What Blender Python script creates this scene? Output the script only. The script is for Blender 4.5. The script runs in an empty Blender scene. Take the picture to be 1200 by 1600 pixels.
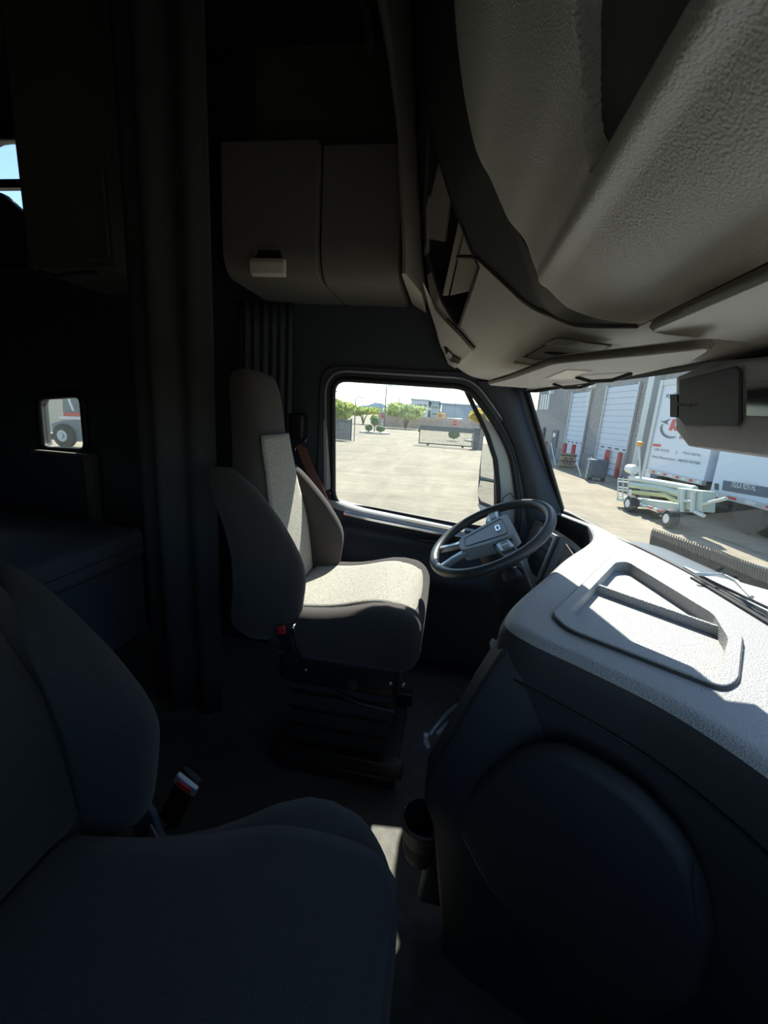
import bpy, bmesh, math, random
import numpy as np
from mathutils import Vector, Matrix, noise

# ------------------------------------------------------------------ camera, sky, sun, exposure
sc = bpy.context.scene
COL = sc.collection
FPX = 660.0                                   # focal length in pixels of the 1200x1600 frame
CAM = np.array([0.0, 0.0, 1.25])
_g = np.array([-.067, 1, 154.6 / FPX]); _g /= np.linalg.norm(_g)
_uy = 708.0; _vy = 645.4 + .067 * (_uy - 600)
_Y = np.array([(_uy - 600) / FPX, (_vy - 800) / FPX, 1]); _Y -= _g * (_Y @ _g); _Y /= np.linalg.norm(_Y)
_Z = -_g; _X = np.cross(_Y, _Z)
ROT = np.array([_X, _Y, _Z])                  # camera coordinates -> cab coordinates

def ray(u, v): return ROT @ np.array([(u - 600) / FPX, (v - 800) / FPX, 1.0])
def at(u, v, **k):                            # pixel + the plane the point lies in -> point
    d = ray(u, v); (a, val), = k.items(); i = 'xyz'.index(a)
    return CAM + d * (val - CAM[i]) / d[i]
def atp(u, v, p0, n):
    d = ray(u, v); n = np.array(n, float)
    return CAM + d * (((np.array(p0) - CAM) @ n) / (d @ n))

cam_d = bpy.data.cameras.new('camera'); cam = bpy.data.objects.new('camera', cam_d); COL.objects.link(cam)
cam_d.sensor_fit = 'HORIZONTAL'; cam_d.sensor_width = 36; cam_d.lens = FPX / 1200 * 36
cam_d.clip_start = .02; cam_d.clip_end = 4000
r_, u_, f_ = ROT @ [1, 0, 0], ROT @ [0, -1, 0], ROT @ [0, 0, 1]
cam.matrix_world = Matrix(((r_[0], u_[0], -f_[0], CAM[0]), (r_[1], u_[1], -f_[1], CAM[1]), (r_[2], u_[2], -f_[2], CAM[2]), (0, 0, 0, 1)))
sc.camera = cam

SUN = Vector((.16, 1.0, .90)).normalized()    # direction towards the sun: over the driver's side, a little ahead
w = bpy.data.worlds.new('world'); sc.world = w; w.use_nodes = True
nt = w.node_tree; bg = nt.nodes['Background']; sky = nt.nodes.new('ShaderNodeTexSky')
sky.sky_type = 'NISHITA'; sky.sun_disc = False
sky.sun_elevation = math.asin(SUN.z); sky.sun_rotation = math.atan2(SUN.x, SUN.y)
sky.air_density = 1.0; sky.dust_density = .35; sky.ozone_density = 1.0
tint = nt.nodes.new('ShaderNodeMix'); tint.data_type = 'RGBA'; tint.blend_type = 'MULTIPLY'; tint.inputs[0].default_value = 1; tint.inputs[7].default_value = (.90, 1.0, 1.06, 1)
nt.links.new(sky.outputs[0], tint.inputs[6]); nt.links.new(tint.outputs[2], bg.inputs[0]); bg.inputs[1].default_value = .13
sun_d = bpy.data.lights.new('sun', 'SUN'); sun = bpy.data.objects.new('sun', sun_d); COL.objects.link(sun)
sun_d.energy = 5.4; sun_d.angle = math.radians(.53); sun_d.color = (1, .94, .83)
sun.rotation_euler = SUN.to_track_quat('Z', 'Y').to_euler(); sun.location = (5, 20, 20)
sc.view_settings.view_transform = 'Standard'; sc.view_settings.look = 'None'
sc.view_settings.gamma = 1; sc.view_settings.use_curve_mapping = False
sc.view_settings.exposure = 1.1
sc.cycles.use_denoising = True
sc.cycles.max_bounces = 12; sc.cycles.diffuse_bounces = 6; sc.cycles.transparent_max_bounces = 16
sc.cycles.caustics_reflective = False; sc.cycles.caustics_refractive = False
sc.cycles.sample_clamp_indirect = 4

random.seed(7)
R = math.radians

# ------------------------------------------------------------------ materials
MATS = {}
def mat(name, col, rough=.6, bump=0, bscale=300, var=0, vscale=20, metal=0, spec=.5, stretch=None, sheen=0, voronoi=False):
    if name in MATS: return MATS[name]
    m = bpy.data.materials.new(name); m.use_nodes = True; MATS[name] = m
    N = m.node_tree.nodes; L = m.node_tree.links; b = N['Principled BSDF']
    b.inputs['Base Color'].default_value = (*col, 1); b.inputs['Roughness'].default_value = rough
    b.inputs['Metallic'].default_value = metal; b.inputs['Specular IOR Level'].default_value = spec
    if sheen: b.inputs['Sheen Weight'].default_value = sheen
    if bump or var:
        tc = N.new('ShaderNodeTexCoord'); mp = N.new('ShaderNodeMapping'); L.new(tc.outputs['Object'], mp.inputs[0])
        if stretch: mp.inputs['Scale'].default_value = stretch
    if bump:
        if voronoi:
            t = N.new('ShaderNodeTexVoronoi'); t.inputs['Scale'].default_value = bscale; t.feature = 'SMOOTH_F1'; src = t.outputs['Distance']
        else:
            t = N.new('ShaderNodeTexNoise'); t.inputs['Scale'].default_value = bscale; t.inputs['Detail'].default_value = 3; src = t.outputs['Fac']
        L.new(mp.outputs[0], t.inputs['Vector'])
        bp = N.new('ShaderNodeBump'); bp.inputs['Strength'].default_value = bump; bp.inputs['Distance'].default_value = .002
        L.new(src, bp.inputs['Height']); L.new(bp.outputs[0], b.inputs['Normal'])
    if var:
        t = N.new('ShaderNodeTexNoise'); t.inputs['Scale'].default_value = vscale; t.inputs['Detail'].default_value = 4
        L.new(mp.outputs[0], t.inputs['Vector'])
        cr = N.new('ShaderNodeValToRGB'); cr.color_ramp.elements[0].position = .35; cr.color_ramp.elements[1].position = .65
        cr.color_ramp.elements[0].color = (*[c * (1 - var) for c in col], 1); cr.color_ramp.elements[1].color = (*[min(1, c * (1 + var)) for c in col], 1)
        L.new(t.outputs['Fac'], cr.inputs[0]); L.new(cr.outputs[0], b.inputs['Base Color'])
    return m

def glass(name, tint, refl=1.0, dust_veil=0.0):
    m = bpy.data.materials.new(name); m.use_nodes = True; MATS[name] = m
    N = m.node_tree.nodes; L = m.node_tree.links; N.remove(N['Principled BSDF']); out = N['Material Output']
    tr = N.new('ShaderNodeBsdfTransparent'); tr.inputs[0].default_value = (*tint, 1)
    gl = N.new('ShaderNodeBsdfGlossy'); gl.inputs['Roughness'].default_value = .02
    fr = N.new('ShaderNodeLayerWeight'); fr.inputs[0].default_value = .5
    pw = N.new('ShaderNodeMath'); pw.operation = 'POWER'; pw.inputs[1].default_value = 4; L.new(fr.outputs['Facing'], pw.inputs[0])
    mu = N.new('ShaderNodeMath'); mu.operation = 'MULTIPLY_ADD'; mu.inputs[1].default_value = .6 * refl; mu.inputs[2].default_value = .025 * refl; L.new(pw.outputs[0], mu.inputs[0])
    mx = N.new('ShaderNodeMixShader'); L.new(mu.outputs[0], mx.inputs[0]); L.new(tr.outputs[0], mx.inputs[1]); L.new(gl.outputs[0], mx.inputs[2])
    last = mx
    if dust_veil:
        df = N.new('ShaderNodeBsdfTranslucent'); df.inputs[0].default_value = (.78, .88, .78, 1)
        d2 = N.new('ShaderNodeBsdfDiffuse'); d2.inputs[0].default_value = (.78, .88, .78, 1)
        md = N.new('ShaderNodeMixShader'); md.inputs[0].default_value = .5; L.new(df.outputs[0], md.inputs[1]); L.new(d2.outputs[0], md.inputs[2])
        tc = N.new('ShaderNodeTexCoord'); t = N.new('ShaderNodeTexNoise'); t.inputs['Scale'].default_value = 90; t.inputs['Detail'].default_value = 6
        L.new(tc.outputs['Object'], t.inputs['Vector'])
        mr = N.new('ShaderNodeMapRange'); mr.inputs[1].default_value = .3; mr.inputs[2].default_value = .75; mr.inputs[3].default_value = dust_veil * .5; mr.inputs[4].default_value = dust_veil * 1.6
        L.new(t.outputs['Fac'], mr.inputs[0])
        m2 = N.new('ShaderNodeMixShader'); L.new(mr.outputs[0], m2.inputs[0]); L.new(mx.outputs[0], m2.inputs[1]); L.new(md.outputs[0], m2.inputs[2]); last = m2
    L.new(last.outputs[0], out.inputs[0]); return m

def leafy(name, col, var=.3):
    m = mat(name, col, .8, var=var, vscale=2); N = m.node_tree.nodes; L = m.node_tree.links; b = N['Principled BSDF']
    src = b.inputs['Base Color'].links[0].from_socket; t = N.new('ShaderNodeBsdfTranslucent'); L.new(src, t.inputs[0])
    mx = N.new('ShaderNodeMixShader'); mx.inputs[0].default_value = .5; L.new(b.outputs[0], mx.inputs[1]); L.new(t.outputs[0], mx.inputs[2]); L.new(mx.outputs[0], N['Material Output'].inputs[0]); return m

def tweed(name, dark, light, scale):
    m = mat(name, light, .95, bump=.5, bscale=900, sheen=.2)
    N = m.node_tree.nodes; L = m.node_tree.links; b = N['Principled BSDF']
    tc = N.new('ShaderNodeTexCoord'); t = N.new('ShaderNodeTexNoise'); t.inputs['Scale'].default_value = scale; t.inputs['Detail'].default_value = 2
    L.new(tc.outputs['Object'], t.inputs['Vector'])
    cr = N.new('ShaderNodeValToRGB'); cr.color_ramp.elements[0].position = .38; cr.color_ramp.elements[1].position = .56
    cr.color_ramp.elements[0].color = (*dark, 1); cr.color_ramp.elements[1].color = (*light, 1)
    L.new(t.outputs['Fac'], cr.inputs[0]); L.new(cr.outputs[0], b.inputs['Base Color']); return m

M_DASH = mat('dash_plastic', (.36, .36, .365), .55, bump=.8, bscale=420, voronoi=True, spec=.4)
M_DARK = mat('dark_plastic', (.034, .035, .038), .6, bump=.25, bscale=500)
M_BLUE = mat('slate_plastic', (.044, .052, .066), .55, bump=.2, bscale=500)
M_LEATH = mat('grained_headliner', (.82, .81, .77), .58, bump=.8, bscale=300, voronoi=True, spec=.3)
M_CONS = mat('grey_console_fabric', (.84, .82, .77), .8, bump=.6, bscale=700, var=.06, vscale=400)
M_BEIGE = mat('beige_panel', (.15, .142, .122), .7, bump=.15, bscale=300)
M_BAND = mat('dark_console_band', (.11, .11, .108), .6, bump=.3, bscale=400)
M_BEIGE_LIT = mat('lit_beige_moulding', (.66, .62, .54), .6, bump=.1, bscale=300)  # lighter copy of the beige, with light from the dash in its colour
M_LAMP = mat('lamp_panel_grey', (.40, .385, .35), .6)
M_MATTE = mat('matte_black', (.012, .013, .014), .95, spec=.05)
M_BLACK = mat('black_plastic', (.012, .012, .013), .5)
M_RUBBER = mat('black_rubber', (.016, .016, .017), .55)
M_CARPET = mat('black_carpet', (.02, .02, .022), .95, bump=.6, bscale=600)
M_FLOOR = mat('grey_floor_mat', (.16, .155, .14), .7, bump=.5, bscale=250, var=.15, vscale=30)
M_FAB = mat('dark_seat_fabric', (.060, .051, .048), .95, bump=.6, bscale=900, var=.25, vscale=500, sheen=.15)
M_FABB = mat('charcoal_seat_fabric', (.036, .036, .037), .95, bump=.6, bscale=900, var=.25, vscale=500, sheen=.15)
M_TWEED = tweed('light_tweed', (.24, .225, .195), (.56, .53, .47), 330)
M_CURT = mat('curtain_cloth', (.075, .074, .076), .9, bump=.3, bscale=700)
M_CHROME = mat('chrome', (.75, .76, .78), .18, metal=1)
M_SILVER = mat('silver_plastic', (.42, .45, .48), .35, metal=.4)
M_STEEL = mat('dark_steel', (.09, .09, .095), .4, metal=.7)
M_WHITE = mat('white_paint', (.78, .78, .77), .4)
M_OFFW = mat('white_trim', (.62, .63, .64), .4)
M_RED = mat('red_button', (.55, .03, .035), .35)
M_BELT = mat('brown_red_webbing', (.20, .075, .055), .8, bump=.4, bscale=800)
M_WHEEL = mat('wheel_leather', (.05, .052, .056), .42, bump=.2, bscale=500)
M_PAD = mat('wheel_pad', (.30, .335, .38), .5, bump=.15, bscale=600)
M_LENS = mat('lamp_lens', (.72, .70, .64), .25)
M_MATT = mat('quilted_mattress', (.30, .31, .34), .9, bump=.8, bscale=60, voronoi=True)
M_BUNK = mat('bunk_base', (.24, .27, .33), .7)
M_HOOD = mat('blue_grey_paint', (.10, .125, .15), .35, spec=.4)
M_GLASS = glass('window_glass', (.93, .96, .95), 1.0, dust_veil=.022)  # faint scatter added to give the outside view a bright veil
M_WS = glass('windshield_glass', (.92, .96, .94), 1.0, dust_veil=.022)
M_DIAL = mat('dial_glass', (.02, .022, .025), .08)
M_MIRROR = mat('mirror_glass', (.85, .87, .88), .02, metal=1)

# ------------------------------------------------------------------ mesh builders
class MB:
    def __init__(s): s.v = []; s.f = []
    def add(s, vs, fs):
        o = len(s.v); s.v += [tuple(float(c) for c in v) for v in vs]; s.f += [tuple(i + o for i in f) for f in fs]; return s
    def box(s, c, d, rot=None):
        vs = [Vector((x * d[0] / 2, y * d[1] / 2, z * d[2] / 2)) for x in (-1, 1) for y in (-1, 1) for z in (-1, 1)]
        if rot is not None: vs = [rot @ v for v in vs]
        return s.add([v + Vector(c) for v in vs], [(0, 1, 3, 2), (4, 6, 7, 5), (0, 4, 5, 1), (2, 3, 7, 6), (0, 2, 6, 4), (1, 5, 7, 3)])
    def bb(s, x0, x1, y0, y1, z0, z1): return s.box(((x0 + x1) / 2, (y0 + y1) / 2, (z0 + z1) / 2), (abs(x1 - x0), abs(y1 - y0), abs(z1 - z0)))
    def rbox(s, x0, x1, y0, y1, z0, z1, r, n=6, fn=None):       # rounded box, evenly meshed, optional deform
        c = Vector(((x0 + x1) / 2, (y0 + y1) / 2, (z0 + z1) / 2)); h = Vector((abs(x1 - x0) / 2, abs(y1 - y0) / 2, abs(z1 - z0) / 2))
        r = min(r, *h); bm = bmesh.new(); bmesh.ops.create_cube(bm, size=2)
        bmesh.ops.subdivide_edges(bm, edges=bm.edges[:], cuts=n * 2 - 1, use_grid_fill=True)
        bm.verts.index_update(); out = []
        for v in bm.verts:
            p = []
            for a, hh in zip(v.co, h):   # bunch the grid towards the rounded corners
                core = hh - r; t = abs(a); k = .45
                q = (t / k * core) if (t < k and core > 0) else core + (t - k) / (1 - k) * r
                if core <= 0: q = t * hh
                p.append(math.copysign(q, a))
            p = Vector(p); q = Vector([max(-(hh - r), min(hh - r, a)) for a, hh in zip(p, h)]); d = p - q
            if d.length > 1e-9:
                m = max(abs(x) for x in d); d = d.normalized() * m
            p = q + d + c
            out.append(fn(p) if fn else p)
        s.add(out, [tuple(x.index for x in f.verts) for f in bm.faces]); bm.free(); return s
    def prism(s, poly, off):                                    # flat polygon of 3d points swept by a vector
        n = len(poly); off = Vector(off); vs = [Vector(p) for p in poly]
        return s.add(vs + [v + off for v in vs], [tuple(range(n))[::-1], tuple(range(n, 2 * n))] + [(i, (i + 1) % n, (i + 1) % n + n, i + n) for i in range(n)])
    def tube(s, pts, r, n=8, closed=False):
        pts = [Vector(p) for p in pts]; m = len(pts); rs = r if isinstance(r, (list, tuple)) else [r] * m
        up = None; rings = []
        for i, p in enumerate(pts):
            a = pts[(i - 1) % m] if (closed or i > 0) else p; b = pts[(i + 1) % m] if (closed or i < m - 1) else p
            t = (b - a).normalized()
            if up is None: up = t.orthogonal().normalized()
            up = (up - t * up.dot(t)); up = up.normalized() if up.length > 1e-6 else t.orthogonal().normalized()
            sd = t.cross(up)
            rings.append([p + (up * math.cos(q) + sd * math.sin(q)) * rs[i] for q in [2 * math.pi * k / n for k in range(n)]])
        return s.loft(rings, closed=closed)
    def loft(s, rings, closed=False, caps=True):
        n = len(rings[0]); m = len(rings); vs = [v for r in rings for v in r]; fs = []
        for i in range(m if closed else m - 1):
            j = (i + 1) % m
            fs += [(i * n + k, i * n + (k + 1) % n, j * n + (k + 1) % n, j * n + k) for k in range(n)]
        if caps and not closed: fs += [tuple(range(n))[::-1], tuple(range((m - 1) * n, m * n))]
        return s.add(vs, fs)
    def grid(s, fn, nu, nv, skip=None):
        vs = [fn(i / nu, j / nv) for i in range(nu + 1) for j in range(nv + 1)]
        fs = [(i * (nv + 1) + j, (i + 1) * (nv + 1) + j, (i + 1) * (nv + 1) + j + 1, i * (nv + 1) + j + 1) for i in range(nu) for j in range(nv) if not (skip and skip((i + .5) / nu, (j + .5) / nv))]
        return s.add(vs, fs)
    def lathe(s, prof, n=24, org=(0, 0, 0), axis=(0, 0, 1)):    # profile of (radius, height)
        q = Vector((0, 0, 1)).rotation_difference(Vector(axis).normalized()); o = Vector(org)
        rings = [[o + q @ Vector((r * math.cos(2 * math.pi * k / n), r * math.sin(2 * math.pi * k / n), h)) for k in range(n)] for r, h in prof]
        return s.loft(rings)
    def plate(s, outer, holes, to3, off):                       # 2d outline with holes, made solid
        bm = bmesh.new(); ed = []
        for lp in [outer] + list(holes):
            vv = [bm.verts.new(to3(*p)) for p in lp]
            ed += [bm.edges.new((vv[i], vv[(i + 1) % len(vv)])) for i in range(len(vv))]
        bmesh.ops.triangle_fill(bm, edges=ed, use_beauty=True, use_dissolve=False)
        ex = bmesh.ops.extrude_face_region(bm, geom=bm.faces[:])
        bmesh.ops.translate(bm, vec=Vector(off), verts=[g for g in ex['geom'] if isinstance(g, bmesh.types.BMVert)])
        bmesh.ops.recalc_face_normals(bm, faces=bm.faces[:]); bm.verts.index_update()
        s.add([v.co.copy() for v in bm.verts], [tuple(x.index for x in f.verts) for f in bm.faces]); bm.free(); return s
    def build(s, name, m, parent=None, smooth=None, bevel=0, solid=0, local=False, fix=True, seg=2):
        me = bpy.data.meshes.new(name); me.from_pydata(s.v, [], s.f)
        if fix:
            bm = bmesh.new(); bm.from_mesh(me); bmesh.ops.recalc_face_normals(bm, faces=bm.faces[:]); bm.to_mesh(me); bm.free()
        me.materials.append(m)
        if smooth is not None:
            me.shade_smooth(); me.set_sharp_from_angle(angle=R(smooth))
        o = bpy.data.objects.new(name, me); COL.objects.link(o)
        if parent is not None:
            o.parent = parent
            if parent.type == 'EMPTY' and not local: o.matrix_parent_inverse = Matrix.Translation(-parent.location)
        if solid:
            md = o.modifiers.new('solid', 'SOLIDIFY'); md.thickness = solid; md.offset = 0
        if bevel:
            md = o.modifiers.new('bevel', 'BEVEL'); md.width = bevel; md.segments = seg; md.limit_method = 'ANGLE'; md.angle_limit = R(35)
            me.shade_smooth(); me.set_sharp_from_angle(angle=R(40))
        return o

def tag(o, label, cat, group=None, kind=None):
    o['label'] = label; o['category'] = cat
    if group: o['group'] = group
    if kind: o['kind'] = kind
    return o
def thing(name, label, cat, loc, group=None, kind=None):
    o = bpy.data.objects.new(name, None); COL.objects.link(o); o.location = Vector([float(c) for c in loc]); o.empty_display_size = .1
    return tag(o, label, cat, group, kind)
def lerp(a, b, t): return a + (b - a) * t
def tab(x, pts):                                                # piecewise linear table
    return float(np.interp(x, [p[0] for p in pts], [p[1] for p in pts]))
def spl(x, pts):                                                # smooth table (Catmull-Rom style on sorted x)
    xs = [p[0] for p in pts]; ys = [p[1] for p in pts]
    if x <= xs[0]: return ys[0]
    if x >= xs[-1]: return ys[-1]
    i = max(k for k in range(len(xs) - 1) if xs[k] <= x)
    def sl(k):
        if k == 0: return (ys[1] - ys[0]) / (xs[1] - xs[0])
        if k == len(xs) - 1: return (ys[-1] - ys[-2]) / (xs[-1] - xs[-2])
        return (ys[k + 1] - ys[k - 1]) / (xs[k + 1] - xs[k - 1])
    h = xs[i + 1] - xs[i]; t = (x - xs[i]) / h
    return (2*t**3-3*t**2+1)*ys[i] + (t**3-2*t**2+t)*h*sl(i) + (-2*t**3+3*t**2)*ys[i+1] + (t**3-t**2)*h*sl(i+1)
def rounded(poly, r, n=5):                                      # rounds the corners of a 2d polygon
    out = []; m = len(poly); rr = r if isinstance(r, (list, tuple)) else [r] * m
    for i in range(m):
        p = Vector(poly[i]); a = Vector(poly[i - 1]) - p; b = Vector(poly[(i + 1) % m]) - p
        q = min(rr[i], a.length * .45, b.length * .45)
        if q < 1e-5: out.append((p.x, p.y)); continue
        s_, e_ = p + a.normalized() * q, p + b.normalized() * q
        for k in range(n + 1):
            t = k / n; c = s_ * (1 - t) ** 2 + p * 2 * t * (1 - t) + e_ * t * t; out.append((c.x, c.y))
    return out
def text_mesh(body, org, ux, uy, height, m, name, parent, depth=.0, align='LEFT', shear=0, width=None):
    cu = bpy.data.curves.new('lettering', 'FONT'); cu.body = body; cu.size = 1; cu.align_x = align; cu.shear = shear; cu.extrude = 0
    o = bpy.data.objects.new('lettering', cu); COL.objects.link(o); dg = bpy.context.evaluated_depsgraph_get()
    me = bpy.data.meshes.new_from_object(o.evaluated_get(dg)); bpy.data.objects.remove(o); bpy.data.curves.remove(cu)
    xs = [v.co.x for v in me.vertices] or [0]; wd = max(xs) - min(xs); kx = (width / wd) if width else height
    org, ux, uy = Vector(org), Vector(ux).normalized(), Vector(uy).normalized(); nn = ux.cross(uy)
    vs = [org + ux * (v.co.x * kx) + uy * (v.co.y * height) + nn * .001 for v in me.vertices]; fs = [tuple(p.vertices) for p in me.polygons]
    b = MB(); b.add(vs, fs); bpy.data.meshes.remove(me)
    return b.build(name, m, parent, fix=False)
# ------------------------------------------------------------------ cab shell
YW, YP, YC = 1.95, -.17, .89                  # inner face of the driver's side wall, passenger side wall, centre line
GZ = -1.35                                    # yard level below the cab floor
XR, ZR = -2.75, 2.6                           # rear wall and roof
XZ = lambda x, z: (x, YW, z)
def dC(y): return abs(y - YC)
def ws_bot(y): d = dC(y); return spl(d, [(0, .755), (.4, .72), (.75, .64), (1.06, .52), (1.2, .46)]), tab(d, [(0, .845), (.8, .85), (1.06, .88)])
def ws_top(y): d = dC(y); return spl(d, [(0, .55), (.30, .521), (.75, .414), (.92, .355), (1.06, .30)]), tab(d, [(0, 1.405), (.75, 1.40), (1.06, 1.38)])

floor = MB().bb(XR, .6, YP - .05, YW + .05, -.06, 0).build('floor', M_FLOOR)
tag(floor, 'grey rubber mat floor between the two cab seats', 'floor', kind='structure')

door_open = rounded([(-.60, .06), (-.60, 1.43), (.078, 1.43), (.285, 1.10), (.37, .84), (.38, .06)], [.05, .08, .05, .1, .1, .05])
win_poly = rounded([(-.53, .80), (-.555, 1.388), (.052, 1.384), (.20, 1.22), (.275, 1.10), (.335, .88), (.34, .755), (.066, .765), (-.36, .803)], [.10, .07, .06, .1, .1, .1, .03, .01, .05])
def px_loop(pts, **k): return [(float(at(u, v, **k)[0]), float(at(u, v, **k)[2])) for u, v in pts]
low_win = rounded(px_loop([(68, 702), (60, 620), (130, 616), (138, 706)], y=YW), .05)
up_win = rounded(px_loop([(-45, 300), (-30, 215), (50, 215), (48, 345)], y=YW), [.05, .16, .03, .03])
wall_out = [(XR, -.06), (.50, -.06), (.50, .88), (.30, 1.385), (.47, 1.46), (.0, ZR), (XR, ZR)]
wl = MB().plate(wall_out, [door_open, low_win, up_win], XZ, (0, .05, 0)).build('wall_left', M_BLUE)
tag(wl, "slate grey cab side wall around the driver's door and sleeper windows", 'wall', kind='structure')
wr_open = [(-.50, .80), (-.54, 1.36), (.05, 1.36), (.28, 1.08), (.33, .78)]
wr = MB().plate(wall_out, [rounded(wr_open, .06)], lambda x, z: (x, YP, z), (0, -.05, 0)).build('wall_right', M_BLUE)
tag(wr, 'slate grey passenger side cab wall with the window beside the front seat', 'wall', kind='structure')
MB().plate(rounded(wr_open, .06), [], lambda x, z: (x, YP - .025, z), (0, -.004, 0)).build('window_pane', M_GLASS, wr)
MB().tube([(x, YP, z) for x, z in rounded(wr_open, .06)], .012, 8, True).build('window_seal', M_RUBBER, wr, smooth=60)
rw = MB().bb(XR - .05, XR, YP - .05, YW + .05, -.06, ZR).build('wall_rear', M_CARPET)
tag(rw, 'dark rear wall of the sleeper behind the bunk', 'wall', kind='structure')
ce = MB().plate([(XR, YP - .05), (.02, YP - .05), (.02, YW + .05), (XR, YW + .05)], [], lambda x, y: (x, y, ZR), (0, 0, .04)).build('ceiling', M_DARK)
tag(ce, 'dark fabric cab ceiling above the sleeper opening', 'ceiling', kind='structure')
MB().grid(lambda a, b: (lerp(ws_top(lerp(YP - .05, YW + .05, a))[0] + .002, .0, b), lerp(YP - .05, YW + .05, a), lerp(ws_top(lerp(YP - .05, YW + .05, a))[1] + .01, ZR + .03, b)), 24, 4).build('roof_fairing', M_DARK, ce, solid=.02)
fw = MB().grid(lambda a, b: (lerp(ws_bot(lerp(YP - .05, YW + .05, a))[0] + .005, .58, min(1, b * 3)), lerp(YP - .05, YW + .05, a), lerp(ws_bot(lerp(YP - .05, YW + .05, a))[1] - .02, -.06, b)), 24, 6).build('wall_front', M_BLACK, solid=.02)
tag(fw, 'black firewall under the dashboard in front of the footwells', 'wall', kind='structure')

# ---- windshield
win1 = MB().grid(lambda a, b: (lerp(ws_bot(lerp(YP, YW, a))[0], ws_top(lerp(YP, YW, a))[0], b), lerp(YP, YW, a), lerp(ws_bot(lerp(YP, YW, a))[1], ws_top(lerp(YP, YW, a))[1], b)), 40, 8).build('window_1', M_WS, smooth=60)
tag(win1, 'curved dusty windshield looking out on the loading doors', 'windshield', kind='structure')
ring = [(ws_bot(y)[0], y, ws_bot(y)[1]) for y in np.linspace(YP, YW, 30)] + [(ws_top(y)[0], y, ws_top(y)[1]) for y in np.linspace(YW, YP, 30)]
MB().tube(ring, .013, 6, True).build('windshield_seal', M_RUBBER, win1, smooth=60)
mb = MB()
for k in range(60):                                             # dotted black print under the camera housing
    y = .93 - k * .012; x0, z0 = ws_bot(y); x1, z1 = ws_top(y); q0, q1 = .70, .70 - .035
    P0, P1 = Vector((lerp(x0, x1, q0), y, lerp(z0, z1, q0))), Vector((lerp(x0, x1, q1), y - .004, lerp(z0, z1, q1)))
    o = Vector((-.004, 0, 0)); mb.add([P0 + o, P0 + o + Vector((0, -.010, 0)), P1 + o], [(0, 1, 2)])
mb.build('frit_print', M_BLACK, win1, fix=False)

# ---- driver's door
dr = thing('door_1', "driver's door with large framed window and pale sill ledge", 'door', (-.1, YW, .06), kind='structure')
def grow(poly, d):
    c = Vector((sum(p[0] for p in poly) / len(poly), sum(p[1] for p in poly) / len(poly))); m = len(poly); out = []
    for i in range(m):
        t = (Vector(poly[(i + 1) % m]) - Vector(poly[i - 1])).normalized(); n = Vector((t.y, -t.x))
        if n.dot(Vector(poly[i]) - c) < 0: n = -n
        q = Vector(poly[i]) + n * d; out.append((q.x, q.y))
    return out
din = grow(door_open, .014)
MB().plate(din, [win_poly], lambda x, z: (x, YW - .016, z), (0, .014, 0)).build('door_frame', M_BLUE, dr, bevel=.004)
glassp = MB().plate(win_poly, [], lambda x, z: (x, YW + .012, z), (0, .004, 0)).build('window_pane', M_GLASS, dr)
MB().tube([(x, YW - .012, z) for x, z in win_poly], .013, 8, True).build('window_seal', M_RUBBER, dr, smooth=60)
MB().tube([(x, YW - .016, z) for x, z in grow(win_poly, .034) if z > .86], .005, 6).build('frame_bead', M_SILVER, dr, smooth=60)
MB().prism([at(u, v, y=YW - .014) for u, v in [(506, 657), (510, 655), (517.5, 763), (507, 767)]], (0, -.003, 0)).build('painted_strip', M_OFFW, dr)
dv = [(.045, 1.37), (.10, 1.28), (.155, 1.19), (.205, 1.08), (.232, .96), (.245, .87), (.247, .76)]
MB().plate([(.10, 1.29), (.205, 1.20), (.28, 1.08), (.338, .88), (.345, .745), (.247, .755), (.245, .87), (.232, .96), (.205, 1.08), (.155, 1.19)], [], lambda x, z: (x, YW + .006, z), (0, .02, 0)).build('sail_panel', M_SILVER, dr)
MB().loft([[(x - .011, YW - .004, z), (x + .011, YW - .004, z), (x + .011, YW + .03, z), (x - .011, YW + .03, z)] for x, z in dv]).build('window_divider', M_RUBBER, dr, bevel=.003)
# sill ledge: a pale rounded shelf under the glass, dropping towards the front
def sill_z(x): return tab(x, [(-.56, .835), (-.36, .808), (.07, .766), (.36, .745)])
xs = np.linspace(-.55, .345, 16)
MB().loft([[(x, YW + .02, sill_z(x) - .004), (x, YW - .030, sill_z(x) - .004), (x, YW - .064 * s, sill_z(x) - .022), (x, YW - .070 * s, sill_z(x) - .036), (x, YW - .03, sill_z(x) - .05), (x, YW + .02, sill_z(x) - .05)]
           for x, s in [(x, min(1, .55 + 4 * (x + .55))) for x in xs]]).build('sill_ledge', M_OFFW, dr, smooth=50)
MB().loft([[(x, YW - .066, sill_z(x) - .030), (x, YW - .078, sill_z(x) - .036), (x, YW - .078, sill_z(x) - .046), (x, YW - .066, sill_z(x) - .052)] for x in np.linspace(-.46, .33, 12)]).build('sill_strip', M_CHROME, dr, smooth=50)
MB().loft([[(x, YW - .047, sill_z(x) - .010), (x, YW - .062, sill_z(x) - .018), (x, YW - .062, sill_z(x) - .026), (x, YW - .047, sill_z(x) - .020)] for x in np.linspace(-.17, .2, 8)]).build('sill_groove', M_BLACK, dr)
def panel(a, b):
    x = lerp(-.585, .37, a); z = lerp(sill_z(x) - .03, .10, b)
    bul = .075 - .045 * math.exp(-((b - .13) / .07) ** 2) * (1 if -.47 < x < .3 else 0) + .03 * math.exp(-((b - .36) / .10) ** 2)
    bul *= min(1, 8 * a + .3, 8 * (1 - a) + .3)
    return (x, YW - bul, z)
MB().grid(panel, 48, 48).build('door_panel', M_BLUE, dr, smooth=60)
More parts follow.
